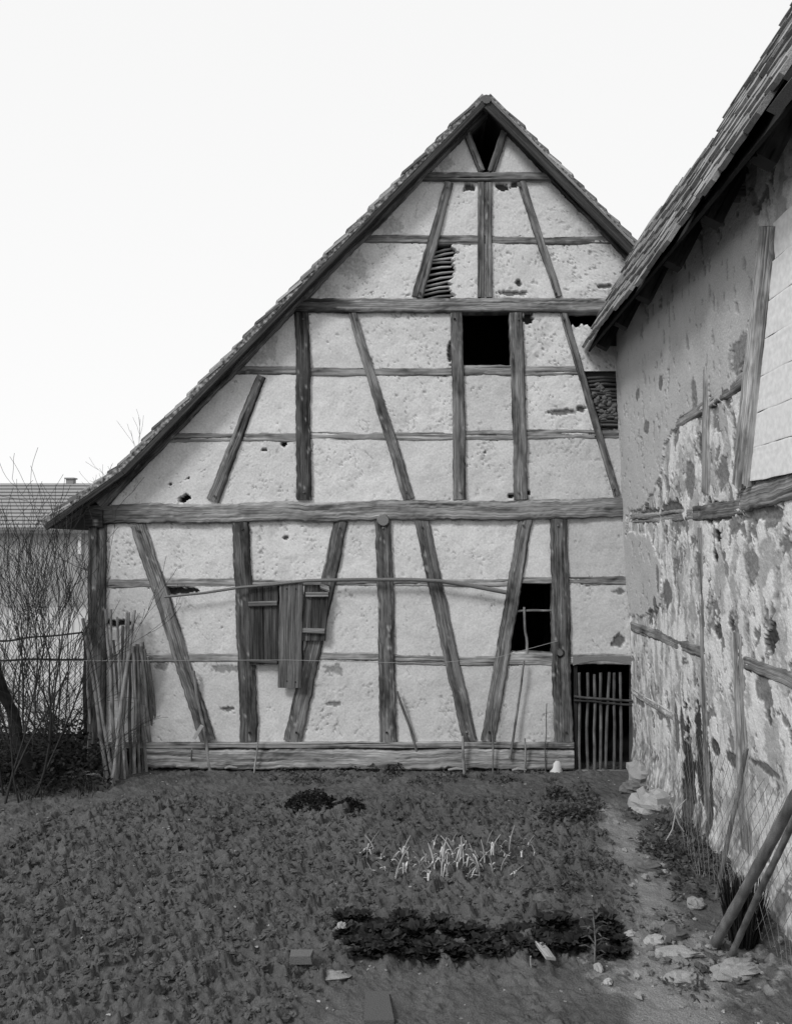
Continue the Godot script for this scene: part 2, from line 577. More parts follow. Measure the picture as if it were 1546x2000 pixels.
# (height, colour) of the daub at a point of the facade; wear 0 smooth .. 1 crumbling
func daub(x: float, y: float, wear: float, near: Array) -> Vector2:
	var h := 0.008 * n2(x, y, 1.3, 2.0) + 0.005 * n2(x, y, 4.0, 4.0) + 0.0011 * n2(x, y, 17.0, 6.0) + 0.001 * n2(x, y, 46.0, 8.0)
	var c := 0.765 + 0.06 * n2(x, y, 1.1, 12.0) + 0.06 * n2(x, y, 5.5, 14.0) + 0.06 * n2(x, y, 25.0, 16.0)
	var place := sstep(0.55 - 0.85 * wear, 1.15 - 0.85 * wear, n2(x, y, 2.3, 22.0) + 0.35)
	var pit := sstep(0.50, 0.66, n2(x * 0.7, y * 1.4, 23.0, 24.0) + 0.45 * n2(x, y, 47.0, 26.0)) * place
	pit = maxf(pit, 0.8 * sstep(0.56, 0.66, n2(x, y * 1.2, 9.0, 126.0) + 0.4 * n2(x, y, 33.0, 127.0)) * sstep(0.1, 0.6, wear))
	var split := sstep(0.014, 0.004, absf(n2(x, y, 1.5, 120.0) + 0.12 * n2(x, y, 8.0, 122.0) + 0.03 * n2(x, y, 30.0, 124.0))) * sstep(0.05, 0.2, n2(x, y, 0.8, 125.0))
	var seam := absf(n2(x * 0.5, y * 1.6, 7.0, 28.0) + 0.3 * n2(x, y, 24.0, 30.0))
	var crack := sstep(0.045, 0.0, seam) * place * sstep(0.1, 0.3, n2(x, y, 4.1, 32.0))
	# flakes: a thin coat that has come off
	var coat := n2(x, y, 3.3, 36.0) + 0.4 * n2(x, y, 11.0, 38.0)
	var gone := sstep(0.28, 0.34, coat) * wear
	h -= 0.005 * gone
	c -= 0.075 * gone
	h -= 0.012 * pit + 0.010 * crack + 0.007 * split
	c = lerpf(c, 0.34, 0.55 * split)
	c = lerpf(c, 0.28 + 0.1 * n2(x, y, 50.0, 34.0), 0.75 * pit)
	c = lerpf(c, 0.28, 0.5 * crack)
	for s in near:
		var d := Vector2((x - s[0]) / s[2], (y - s[1]) / s[3]).length() + 0.7 * n2(x, y, 8.0, 40.0) + 0.4 * n2(x, y, 26.0, 42.0)
		var k := sstep(1.05, 0.85, d)
		c = lerpf(c, s[4] * (1.0 + 0.3 * n2(x, y, 30.0, 44.0)), k)
		h -= s[5] * k
	return Vector2(minf(h, 0.02), clampf(c, 0.015, 0.85))


func panel(parent: Node, tl: Vector2, top_r: Vector2, br: Vector2, bl: Vector2, wear := 0.4, tone := 1.0, ragged_left := 0.0, ragged_top := 0.0) -> void:
	var m := MB.new()
	var nu := maxi(3, int(maxf(tl.distance_to(top_r), bl.distance_to(br)) / 0.0135))
	var nv := maxi(3, int(maxf(tl.distance_to(bl), top_r.distance_to(br)) / 0.0135))
	var lo := Vector2(minf(tl.x, bl.x), minf(bl.y, br.y)) - Vector2.ONE * 0.3
	var hi := Vector2(maxf(top_r.x, br.x), maxf(tl.y, top_r.y)) + Vector2.ONE * 0.3
	var near := []
	for s in stain_xy:
		if s[0] > lo.x and s[0] < hi.x and s[1] > lo.y and s[1] < hi.y:
			near.append(s)
	for j in nv + 1:
		var fv := float(j) / nv
		var l := bl.lerp(tl, fv)
		var r := br.lerp(top_r, fv)
		for i in nu + 1:
			var fu := float(i) / nu
			var q := l.lerp(r, fu)
			if ragged_left > 0.0:
				q.x += ragged_left * (1.0 - fu) * (nz.get_noise_2d(q.y * 7.0, 3.0) + 0.6 * nz.get_noise_2d(q.y * 24.0, 9.0))
			if ragged_top > 0.0:
				q.y += ragged_top * fv * (nz.get_noise_2d(q.x * 7.0, 5.0) + 0.6 * nz.get_noise_2d(q.x * 24.0, 2.0))
			var d := daub(q.x, q.y, wear, near)
			var z := d.x
			if ragged_left > 0.0 and i == 0:
				z = -0.07
			if ragged_top > 0.0 and j == nv:
				z = -0.07
			m.vert(Vector3(q.x, q.y, z), Vector3(0, 0, 1), grey(d.y * tone))
	m.close_grid(0, nu, nv)
	put("plaster_panel", m.mesh(), mats.plaster, parent)


# lines of the frame in picture units: x0, y0, x1, y1
var L := {
	raft_l = [928, 226, 190, 1005], raft_r = [968, 226, 1262, 545],
	bd = [876, 357, 814, 581], pd = [947, 357, 947, 581], be = [1016, 356, 1090, 580],
	pa = [590, 612, 595, 976], ba = [511, 735, 416, 978], bb = [688, 612, 798, 975], pb = [891, 612, 898, 976], pc = [1007, 612, 1017, 976], bc = [1099, 612, 1204, 968],
	corner = [191, 1010, 191, 1500], b1 = [271, 1024, 407, 1447], p1 = [472, 1020, 487, 1448], b2 = [667, 1016, 572, 1448], p2 = [749, 1018, 759, 1448], b3 = [822, 1016, 916, 1447], b4 = [1026, 1013, 951, 1447], p3 = [1089, 1013, 1101, 1448],
	vl = [910, 258, 940, 336], vr = [984, 258, 958, 336],
}


func lx(key: Variant, y: float) -> float:
	if key is float or key is int:
		return key
	var a: Array = L[key]
	return lerpf(a[0], a[2], (y - a[1]) / (a[3] - a[1]))


func row(parent: Node, y0: float, y1: float, keys: Array, skip: Array, wears: Array, tones := []) -> void:
	for i in keys.size() - 1:
		if i in skip:
			continue
		panel(parent, F(lx(keys[i], y0), y0), F(lx(keys[i + 1], y0), y0), F(lx(keys[i + 1], y1), y1), F(lx(keys[i], y1), y1), wears[i] * 0.8, (1.0 if tones.is_empty() else float(tones[i])) * rng.randf_range(0.94, 1.03))


func stick(parent: Node, called: String, key: String, width: float, width2: float, zf: float, tone: float, dark_end := 0.0) -> void:
	var a: Array = L[key]
	timber(parent, called, F(a[0], a[1]), F(a[2], a[3]), width / SURVEY, width2 / SURVEY, zf, tone, dark_end)


func rail(parent: Node, called: String, x0: float, ya: float, x1: float, yb: float, th: float, zf: float, tone: float, dark_end := 0.0) -> void:
	timber(parent, called, F(x0, ya), F(x1, yb), th / SURVEY, th / SURVEY, zf, tone, dark_end, 0.16)


func build_barn() -> void:
	stain_prepare()
	var o := thing("barn", "old half-timbered barn with a steep gable and pale daub panels", "barn", Vector3(0, 0, 0))
	# daub between the timbers, storey by storey
	panel(o, F(905, 252), F(908, 255), F(940, 347), F(820, 347), 0.25)
	panel(o, F(986, 255), F(990, 252), F(1082, 347), F(955, 347), 0.15)
	row(o, 347, 468, ["raft_l", "bd", "pd", "be", "raft_r"], [], [0.25, 0.4, 0.55, 0.5])
	row(o, 468, 597, ["raft_l", "bd", "pd", "be", "raft_r"], [1], [0.55, 0.5, 0.85, 0.85])
	panel(o, F(889, 468), F(947, 468), F(947, 597), F(876, 597), 0.6, 1.0, 0.07)
	row(o, 597, 725, ["raft_l", "pa", "bb", "pb", "pc", "bc"], [3], [0.1, 0.25, 0.75, 0.0, 1.0])
	panel(o, F(1104, 633), F(1260, 633), F(1260, 725), F(1132, 725), 0.7, 1.0, 0.0, 0.05)
	row(o, 725, 851, ["raft_l", "ba", "pa", "bb", "pb", "pc", "bc"], [], [0.15, 0.25, 0.3, 0.85, 0.4, 0.75], [1, 1, 1, 1, 0.88, 1])
	row(o, 851, 1000, ["raft_l", "ba", "pa", "bb", "pb", "pc", "bc", 1262], [], [0.25, 0.45, 0.45, 0.3, 0.5, 0.55, 0.4], [1, 1, 1, 1, 1, 0.9, 0.85])
	row(o, 1000, 1137, ["corner", "b1", "p1", "b2", "p2", "b3", "b4", "p3", 1262], [], [0.65, 0.6, 0.7, 0.5, 0.45, 0.45, 0.25, 0.3], [0.97, 0.98, 1, 1, 0.97, 0.98, 0.97, 0.84])
	row(o, 1137, 1287, ["corner", "b1", "p1", "b2", "p2", "b3", "b4", "p3", 1262], [2, 6], [0.55, 0.35, 0.3, 0.4, 0.3, 0.15, 0.0, 0.35], [0.84, 0.94, 0.95, 0.94, 0.94, 0.94, 1, 0.82])
	panel(o, F(592, 1137), F(645, 1137), F(608, 1287), F(592, 1287), 0.3)
	row(o, 1287, 1455, ["corner", "b1", "p1", "b2", "p2", "b3", "b4", "p3"], [], [0.35, 0.3, 0.3, 0.4, 0.3, 0.25, 0.2], [0.86, 0.88, 0.9, 0.9, 0.9, 0.88, 0.84])
	print("panels")
	# main timbers
	rail(o, "tie_beam", 178, 1005, 1215, 993, 38, 0.05, 0.31, 0.55)
	rail(o, "collar_beam", 576, 598, 1255, 597, 27, 0.045, 0.28, 0.55)
	rail(o, "collar_beam", 812, 347, 1078, 347, 17, 0.04, 0.2)
	rail(o, "sill_beam", 285, 1481, 1119, 1482, 38, 0.05, 0.34)
	rail(o, "sill_plate", 205, 1455, 1119, 1454, 12, 0.042, 0.27)
	# rails between the posts
	for q in [[706, 467, 1205, 469, 18, 0.15], [455, 723, 578, 723, 18, 0.14], [605, 726, 885, 726, 17, 0.17], [902, 723, 1005, 723, 22, 0.15], [1018, 725, 1130, 725, 20, 0.19],
			[318, 855, 580, 853, 18, 0.18], [606, 851, 890, 852, 17, 0.20], [906, 851, 1008, 850, 21, 0.2], [1024, 848, 1170, 848, 20, 0.2], [1160, 849, 1240, 848, 16, 0.1],
			[200, 1140, 460, 1137, 18, 0.22], [487, 1137, 650, 1138, 12, 0.22], [650, 1138, 740, 1138, 14, 0.18], [764, 1138, 1012, 1138, 15, 0.22], [1010, 1134, 1080, 1134, 14, 0.2], [1104, 1134, 1250, 1134, 18, 0.18],
			[200, 1284, 475, 1285, 18, 0.2], [612, 1282, 745, 1282, 17, 0.22], [768, 1288, 972, 1291, 20, 0.19], [980, 1288, 1090, 1288, 27, 0.23], [1110, 1288, 1250, 1287, 21, 0.3]]:
		rail(o, "rail", q[0], q[1], q[2], q[3], q[4], 0.009, q[5] * 1.8)
	# posts and braces
	stick(o, "post", "corner", 34, 34, 0.045, 0.115)
	for q in [["p1", 33, 34, 0.08], ["p2", 31, 33, 0.13], ["p3", 33, 37, 0.12], ["pa", 27, 29, 0.06], ["pb", 23, 25, 0.14], ["pc", 26, 27, 0.16]]:
		stick(o, "post", q[0], q[1], q[2], 0.036, q[3] * 1.25)
	rail(o, "post", 939, 358, 939, 582, 13, 0.034, 0.15)
	rail(o, "post", 954, 358, 955, 582, 12, 0.03, 0.2)
	for q in [["b1", 29, 30, 0.16], ["b2", 27, 36, 0.14], ["b3", 28, 28, 0.13], ["b4", 27, 28, 0.16], ["ba", 18, 25, 0.12], ["bb", 16, 23, 0.17], ["bc", 14, 13, 0.16], ["bd", 17, 22, 0.15], ["be", 16, 13, 0.16], ["vl", 14, 14, 0.12], ["vr", 14, 15, 0.13]]:
		stick(o, "brace", q[0], q[1], q[2], 0.03, q[3] * 1.25)
	# round end of a joist on the middle post, and a knot on the post by the low window
	var knob := MB.new()
	knob.tube([P(748, 1016, -0.05), P(748, 1016, 0.05), P(748, 1016, 0.056)], [0.07, 0.066, 0.055], 14, grey(0.34))
	put("joist_end", knob.mesh(), mats.wood_world, o)
	var knot := MB.new()
	knot.tube([P(1093, 1275, 0.02), P(1093, 1275, 0.036), P(1093, 1275, 0.04)], [0.05, 0.046, 0.03], 14, grey(0.17))
	put("knot", knot.mesh(), mats.wood_world, o)
	# pegs at the joints
	for key in L:
		if key in ["raft_l", "raft_r", "pd"]:
			continue
		var ln: Array = L[key]
		for f in [0.03, 0.96]:
			var px: float = lerpf(ln[0], ln[2], f) + rng.randf_range(-5, 5)
			var py: float = lerpf(ln[1], ln[3], f)
			var peg := MB.new()
			peg.tube([P(px, py, 0.02), P(px, py, 0.05)], [0.012, 0.011], 7, grey(rng.randf_range(0.03, 0.3)))
			put("peg", peg.mesh(), mats.wood_world, o)
	# laths where the daub has fallen
	for i in 11:
		var y := 486.0 + i * 9.3
		var xl := lx("bd", y) + 6.0
		var q := MB.new()
		var dy := rng.randf_range(-4, 5)
		var mid := P((xl + 890) / 2, y + dy * 0.5 + rng.randf_range(-2, 2), -0.035)
		q.tube([P(xl, y + dy + 4, -0.03), mid, P(rng.randf_range(884, 900) - i * 1.2, y - 2, -0.05)], [0.011, 0.014, 0.01], 6, grey(rng.randf_range(0.25, 0.65)))
		put("lath", q.mesh(), mats.wood_world, o)
	for i in 15:
		var y := 738.0 + i * 7.2
		var xl := lx("bc", y) + 3.0
		var q := MB.new()
		q.tube([P(xl, y + rng.randf_range(-2, 2), -0.03), P((xl + 1215) / 2, y + rng.randf_range(-3, 3), -0.02), P(1222, y + rng.randf_range(-2, 2), -0.04)], [0.014, 0.017, 0.014], 6, grey(rng.randf_range(0.06, 0.2)))
		put("lath", q.mesh(), mats.wood_world, o)
	for i in 44:
		var y := rng.randf_range(734, 848)
		var l := MeshInstance3D.new()
		l.mesh = rock_mesh(i + 40, 1, 0.5, Vector3(rng.randf_range(0.02, 0.05), rng.randf_range(0.012, 0.03), 0.025), 0.08, 0.24)
		l.material_override = mats.plaster
		l.name = "daub_lump"
		o.add_child(l, true)
		l.position = P(lx("bc", y) + rng.randf_range(4, 45), y, -0.02)
	var back := MB.new()
	back.box(Vector3(1.4, 3.2, -0.12), Vector3(2.2, 4.15, -0.07), grey(0.12))
	put("daub_core", back.mesh(), mats.plaster, o)
	print("timbers")
	build_barn_roof(o)
	# shell behind the gable, so that the openings look into a dark loft
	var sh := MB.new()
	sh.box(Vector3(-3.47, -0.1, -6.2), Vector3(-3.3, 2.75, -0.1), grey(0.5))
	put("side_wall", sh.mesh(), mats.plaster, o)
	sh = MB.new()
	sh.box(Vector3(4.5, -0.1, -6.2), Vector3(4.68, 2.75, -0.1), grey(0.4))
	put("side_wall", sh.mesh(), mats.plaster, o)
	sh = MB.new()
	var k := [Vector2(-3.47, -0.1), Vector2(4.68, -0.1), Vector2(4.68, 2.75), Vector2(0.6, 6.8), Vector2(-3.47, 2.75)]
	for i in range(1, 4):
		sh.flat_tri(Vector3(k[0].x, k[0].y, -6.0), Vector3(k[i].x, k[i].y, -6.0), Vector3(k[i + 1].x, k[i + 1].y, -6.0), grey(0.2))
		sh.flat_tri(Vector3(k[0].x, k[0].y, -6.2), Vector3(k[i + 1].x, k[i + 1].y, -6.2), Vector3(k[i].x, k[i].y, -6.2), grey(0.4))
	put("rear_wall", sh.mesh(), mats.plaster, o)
	sh = MB.new()
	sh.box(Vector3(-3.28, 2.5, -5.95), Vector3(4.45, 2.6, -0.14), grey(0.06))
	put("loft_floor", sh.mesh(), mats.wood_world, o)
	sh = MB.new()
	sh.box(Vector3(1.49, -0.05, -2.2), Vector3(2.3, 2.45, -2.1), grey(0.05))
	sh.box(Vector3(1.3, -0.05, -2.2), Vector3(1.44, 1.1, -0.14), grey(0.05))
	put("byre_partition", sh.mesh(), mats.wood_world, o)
	sh = MB.new()
	sh.box(Vector3(2.14, -0.1, -0.3), Vector3(4.6, 2.7, -0.12), grey(0.3))
	sh.box(Vector3(2.25, 2.7, -0.3), Vector3(2.9, 4.4, -0.12), grey(0.3))
	put("gable_core", sh.mesh(), mats.plaster, o)


func tile_mesh(tone: float, sd: float, wide: float, long: float, thick: float) -> ArrayMesh:
	# plain clay tile: x across, y up the slope, z out of the roof; rounded lower end
	var m := MB.new()
	var w := wide * 0.5
	var out := [Vector2(-w, long), Vector2(-w, 0.03), Vector2(-w * 0.55, 0.006), Vector2(0, 0.0), Vector2(w * 0.55, 0.006), Vector2(w, 0.03), Vector2(w, long)]
	var bend := 0.004 * sin(sd * 3.0)
	var tops := []
	var lows := []
	for q in out:
		var z: float = bend * (q.x / w) * (q.x / w) + 0.003 * nz.get_noise_2d(q.y * 9.0 + sd, q.x * 9.0)
		tops.append(Vector3(q.x, q.y, z + thick))
		lows.append(Vector3(q.x, q.y, z))
	var c := grey(tone)
	for i in range(1, 6):
		m.flat_tri(tops[0], tops[i + 1], tops[i], c)
		m.flat_tri(lows[0], lows[i], lows[i + 1], c)
	for i in 6:
		m.quad(lows[i], tops[i], tops[i + 1], lows[i + 1], c)
	return m.mesh()


func lay_tile(parent: Node, m: Mesh, at: Vector3, along: Vector3, up: Vector3, tilt: float, yaw: float) -> void:
	# along = direction of the eaves, up = up the slope
	var out := along.cross(up).normalized()
	var b := Basis(along, up, out)
	b = b * Basis(Vector3(1, 0, 0), tilt) * Basis(Vector3(0, 0, 1), yaw)
	var o := MeshInstance3D.new()
	o.mesh = m
	o.material_override = mats.tile
	o.name = "tile"
	parent.add_child(o, true)
	o.transform = Transform3D(b, at)


func build_barn_roof(o: Node3D) -> void:
	var variants := []
	for i in 6:
		variants.append(tile_mesh([0.2, 0.34, 0.46, 0.6, 0.26, 0.7][i], i + 1.0, 0.17, 0.34, 0.022))
	var zf := 0.19
	var apex := P(949, 191, zf)
	var knee := P(238, 920, zf)
	var eave := P(86, 1027, zf)
	var right := P(1248, 494, zf)
	# left slope with its flatter foot, right slope as far as the farmhouse eaves
	for side in 3:
		var a: Vector3 = [knee, eave, right][side]
		var b: Vector3 = [apex, knee, apex][side]
		var roof := Node3D.new()
		roof.name = "roof_slope"
		o.add_child(roof, true)
		var up := (b - a).normalized()
		var long := a.distance_to(b)
		var along := Vector3(0, 0, 1) if side < 2 else Vector3(0, 0, -1)
		var out := along.cross(up).normalized()
		var rows := int(round(long / 0.165))
		for i in rows:
			if side != 1 and i > rows - 3:
				continue
			for k in 3:
				var s := long * i / rows + rng.randf_range(-0.012, 0.012)
				var at := a + up * s + Vector3(0, 0, -0.085 - 0.172 * k + rng.randf_range(-0.012, 0.012)) + out * (0.058 + rng.randf_range(0, 0.008))
				lay_tile(roof, variants[rng.randi() % 6], at, along, up, -0.11 + rng.randf_range(-0.02, 0.02), rng.randf_range(-0.03, 0.03))
		# boarding under the tiles, running back over the whole barn, and the board along the verge
		var d := MB.new()
		var zback := -6.3
		var t0 := out * -0.03
		var t1 := out * 0.0
		var front := -0.02
		var a2 := a
		if side == 2:
			a2 = apex + (a - apex) * 2.9
			d.hexa([Vector3(a.x, a.y, front) + t0, Vector3(b.x, b.y, front) + t0, Vector3(b.x, b.y, front) + t1, Vector3(a.x, a.y, front) + t1, a + t0 + Vector3(0, 0, -0.02), b + t0 + Vector3(0, 0, -0.02), b + t1 + Vector3(0, 0, -0.02), a + t1 + Vector3(0, 0, -0.02)], grey(0.1))
		else:
			front = zf - 0.02
		d.hexa([Vector3(a2.x, a2.y, zback) + t0, Vector3(b.x, b.y, zback) + t0, Vector3(b.x, b.y, zback) + t1, Vector3(a2.x, a2.y, zback) + t1, Vector3(a2.x, a2.y, front) + t0, Vector3(b.x, b.y, front) + t0, Vector3(b.x, b.y, front) + t1, Vector3(a2.x, a2.y, front) + t1], grey(0.1))
		put("roof_boarding", d.mesh(), mats.wood_world, roof)
		# the rest of the tiling, out of sight of the garden
		var rest := MB.new()
		for i in rows:
			var p0 := a2 + (b - a2) * (float(i) / rows)
			var p1 := a2 + (b - a2) * (float(i + 1) / rows)
			rest.hexa([Vector3(p0.x, p0.y, zback) + out * 0.01, Vector3(p1.x, p1.y, zback) + out * 0.01, Vector3(p1.x, p1.y, zback) + out * 0.03, Vector3(p0.x, p0.y, zback) + out * 0.055, Vector3(p0.x, p0.y, -0.42) + out * 0.01, Vector3(p1.x, p1.y, -0.42) + out * 0.01, Vector3(p1.x, p1.y, -0.42) + out * 0.03, Vector3(p0.x, p0.y, -0.42) + out * 0.055], grey(0.22))
		var rm := put("rear_tiling", rest.mesh(), mats.tile, roof)
		rm.set_meta("kind", "stuff")
		var vb_h := 0.05 if side < 2 else 0.08
		var vb := board_mesh(a - out * (vb_h * 0.5 + 0.005) + Vector3(0, 0, 0.0), b - out * (vb_h * 0.5 + 0.005) + Vector3(0, 0, 0.0), -out * vb_h if side < 2 else out * vb_h, Vector3(0, 0, 0.025), 0.07, 60.0 + side, 0.6)
		put("verge_board", vb, mats.wood, roof)
		var mort := board_mesh(a + out * 0.03 + Vector3(0, 0, -0.006), b + out * 0.03 + Vector3(0, 0, -0.006), out * 0.056, Vector3(0, 0, 0.02), 0.5, 90.0 + side, 0.2)
		put("verge_mortar", mort, mats.mortar, roof)
		if side == 2:
			# slender pale lath along the foot of the tiles
			put("verge_lath", board_mesh(a + out * 0.012 + Vector3(0, 0, 0.012), b + out * 0.012 + Vector3(0, 0, 0.012), out * 0.022, Vector3(0, 0, 0.02), 0.3, 71.0, 0.5), mats.wood, roof)
	# rafters in the gable
	timber(o, "rafter", F(195, 985), F(944, 214), 0.145, 0.13, 0.05, 0.17)
	timber(o, "rafter", F(1275, 548), F(958, 214), 0.145, 0.13, 0.05, 0.075)
	timber(o, "rafter_foot", F(112, 1026), F(232, 942), 0.075, 0.075, 0.09, 0.12)
	timber(o, "plate_end", F(172, 1012), F(206, 1012), 0.19, 0.19, 0.075, 0.05)
	# ridge caps
	for i in 15:
		var m := MB.new()
		var z := 0.22 - i * 0.36
		var p := Vector3(apex.x, apex.y - 0.028, 0)
		m.tube([p + Vector3(0, 0, z), p + Vector3(0, 0.004, z - 0.2), p + Vector3(0, 0.0, z - 0.4)], [0.045, 0.044, 0.042], 10, grey(rng.randf_range(0.2, 0.3)))
		put("ridge_tile", m.mesh(), mats.tile, o)


# ---------------------------------------------------------------- farmhouse on the right

var wall_marks := []


func seg_dist(p: Vector2, a: Vector2, b: Vector2) -> float:
	return p.distance_to(Geometry2D.get_closest_point_to_segment(p, a, b))


func w4(x: float, y: float, f: float, o := 0.0) -> float:
	return nz4.get_noise_3d(x * f, y * f, o)


func build_farmhouse() -> void:
	var o := thing("farmhouse", "weathered farmhouse wall with peeling limewash and overhanging tiled eaves", "house", Vector3(WALL_X, 0, 0))
	var wall := Node3D.new()
	wall.name = "wall"
	o.add_child(wall)
	# own axes of the wall: x along it towards the garden, y up, z out of it; it leans out a little
	var lean := atan(LEAN)
	wall.transform = Transform3D(Basis(Vector3(0, 0, 1), Vector3(-sin(lean), cos(lean), 0), Vector3(-cos(lean), -sin(lean), 0)), Vector3.ZERO)
	# grey render still whole
	var whole := PackedVector2Array()
	for q in [[1190, 560], [1440, 300], [1482, 420], [1474, 600], [1440, 740], [1395, 790], [1330, 815], [1300, 860], [1292, 930], [1262, 985], [1226, 1003], [1222, 1040], [1272, 1045], [1292, 1110], [1290, 1180], [1248, 1205], [1180, 1205]]:
		whole.append(R(q[0], q[1]))
	var marks := []
	# picture x, y, half width, half height in metres, colour, depth: bare daub, holes, damp
	for q in [[1265, 1008, 0.34, 0.07, 0.15, 0.03], [1310, 995, 0.30, 0.08, 0.16, 0.03], [1400, 1000, 0.30, 0.08, 0.12, 0.03], [1480, 1000, 0.30, 0.06, 0.22, 0.03], [1345, 935, 0.10, 0.16, 0.26, 0.02], [1410, 925, 0.16, 0.12, 0.27, 0.02], [1450, 690, 0.16, 0.13, 0.30, 0.015], [1355, 770, 0.06, 0.13, 0.28, 0.015],
			[1263, 835, 0.09, 0.06, 0.25, 0.015], [1246, 770, 0.06, 0.05, 0.24, 0.012], [1290, 745, 0.05, 0.07, 0.22, 0.012], [1365, 865, 0.05, 0.08, 0.12, 0.03], [1405, 990, 0.22, 0.035, 0.02, 0.06], [1385, 1000, 0.04, 0.10, 0.02, 0.06],
			[1400, 1045, 0.05, 0.05, 0.04, 0.05], [1395, 1085, 0.05, 0.05, 0.03, 0.05], [1362, 1062, 0.05, 0.05, 0.05, 0.04], [1435, 1020, 0.10, 0.07, 0.28, 0.01], [1465, 1105, 0.09, 0.12, 0.30, 0.01], [1418, 1112, 0.05, 0.07, 0.32, 0.01], [1300, 1160, 0.12, 0.12, 0.22, 0.015],
			[1400, 1230, 0.10, 0.05, 0.12, 0.03], [1428, 1222, 0.04, 0.05, 0.10, 0.03], [1505, 1245, 0.08, 0.09, 0.08, 0.05], [1500, 1010, 0.10, 0.06, 0.25, 0.015], [1250, 1370, 0.16, 0.07, 0.22, 0.012], [1290, 1395, 0.16, 0.05, 0.22, 0.012],
			[1345, 1550, 0.17, 0.62, 0.05, 0.01], [1365, 1480, 0.10, 0.50, 0.07, 0.01], [1320, 1430, 0.07, 0.25, 0.2, 0.01], [1385, 1560, 0.07, 0.45, 0.09, 0.01], [1330, 1420, 0.05, 0.2, 0.12, 0.01], [1395, 1455, 0.09, 0.06, 0.1, 0.03], [1425, 1480, 0.12, 0.05, 0.16, 0.02],
			[1490, 1500, 0.3, 0.03, 0.2, 0.015], [1500, 1400, 0.03, 0.06, 0.12, 0.02], [1280, 1180, 0.06, 0.09, 0.2, 0.01], [1285, 1130, 0.04, 0.11, 0.25, 0.01]]:
		var p := R(q[0], q[1])
		marks.append([p.x, p.y, q[2], q[3], q[4], q[5]])
	var m := MB.new()
	var u0 := -0.02
	var u1 := 4.5
	var v0 := -0.15
	var v1 := 4.62
	var nu := int((u1 - u0) / 0.0125)
	var nv := int((v1 - v0) / 0.0095)
	for j in nv + 1:
		var v := lerpf(v0, v1, float(j) / nv)
		for i in nu + 1:
			var u := lerpf(u0, u1, float(i) / nu)
			var p := Vector2(u + 0.05 * n2(u, v, 5.0, 71.0) + 0.02 * n2(u, v, 19.0, 72.0), v + 0.05 * n2(u, v, 5.0, 73.0) + 0.02 * n2(u, v, 19.0, 74.0))
			var keep := 1.0 if Geometry2D.is_point_in_polygon(p, whole) else 0.0
			var h := 0.012 * n2(u, v, 0.9, 75.0) + 0.004 * n2(u, v, 4.0, 76.0) + 0.001 * n2(u, v, 15.0, 77.0) + 0.001 * n2(u, v, 45.0, 78.0)
			var c := 0.0
			if keep > 0.5:
				h += 0.012
				c = 0.6 + 0.05 * n2(u, v, 1.6, 80.0) + 0.03 * n2(u * 2.2, v, 7.0, 81.0) + 0.03 * n2(u, v, 31.0, 82.0)
				var spall := sstep(0.42, 0.5, n2(u * 1.3, v * 0.6, 7.0, 83.0) + 0.3 * n2(u, v, 24.0, 84.0))
				c = lerpf(c, 0.36, spall * 0.8)
				h -= 0.01 * spall
			else:
				# layers of limewash over grey scratch coat over mud
				var wu := u + 0.07 * n2(u, v, 3.0, 141.0) + 0.03 * n2(u, v, 11.0, 142.0)
				var wv := v + 0.16 * n2(u, v, 2.2, 143.0) + 0.04 * n2(u, v, 9.0, 144.0)
				var decay := 0.09 * sstep(1.5, 1.8, v) * sstep(3.0, 2.6, v) + 0.05 * n2(u, v, 0.8, 145.0)
				var a := w4(wu * 0.9, wv * 0.42, 5.0, 85.0) + decay
				c = 0.9 + 0.05 * n2(u, v, 6.0, 88.0) + 0.16 * w4(u, v * 0.7, 16.0, 89.0)
				# thin coats of limewash, one off after the other
				var first := sstep(-0.10, -0.06, a)
				c = lerpf(c, 0.78 + 0.14 * w4(u, v, 12.0, 90.0), first)
				var off := sstep(0.07, 0.10, a)
				c = lerpf(c, 0.54 + 0.18 * w4(u, v, 10.0, 146.0), off)
				h -= 0.001 * first + 0.003 * off
				var off2 := sstep(0.25, 0.27, w4(wu * 0.8, wv * 0.5, 5.0, 147.0) + decay)
				c = lerpf(c, 0.27 + 0.14 * w4(u, v, 9.0, 91.0), off2)
				h -= 0.008 * off2
				var b := w4(u * 0.8, v * 0.75, 9.0, 92.0)
				var pit := sstep(0.35, 0.39, b) * sstep(-0.25, 0.15, n2(u, v, 1.7, 94.0))
				c = lerpf(c, 0.13, pit * 0.85)
				h -= 0.009 * pit
				# lower left is greyer, streaked with dirt
				var drip := sstep(0.1, 0.5, n2(u * 3.2, v * 0.45, 4.0, 95.0) + 0.4 * n2(u, v, 22.0, 96.0))
				c *= 1.0 - 0.34 * drip * sstep(2.9, 1.2, u)
			for s in marks:
				var dx: float = (u - s[0]) / s[2]
				if absf(dx) > 1.7:
					continue
				var dy: float = (v - s[1]) / s[3]
				if absf(dy) > 1.7:
					continue
				var d := sqrt(dx * dx + dy * dy) + 0.8 * w4(u, v, 6.0, 97.0)
				var k := sstep(1.05, 0.92, d)
				c = lerpf(c, s[4] * (1.0 + 0.4 * n2(u, v, 28.0, 99.0)), k)
				h -= s[5] * 0.4 * k
			# dark foot of the wall, spattered with soil
			var foot := sstep(0.55, 0.0, v + 0.5 * n2(u, v, 2.5, 101.0) + 0.25 * n2(u, v, 12.0, 102.0)) * sstep(-0.2, 0.25, n2(u, v, 16.0, 103.0) + 0.25)
			c = lerpf(c, 0.14, 0.75 * foot)
			h += 0.05 * sstep(0.35, 0.0, v)
			m.vert(Vector3(u, v, h), Vector3(0, 0, 1), grey(clampf(c, 0.015, 0.93)))
	m.close_grid(0, nu, nv)
	put("limewash_coat", m.mesh(), mats.limewash, wall)
	print("house wall")
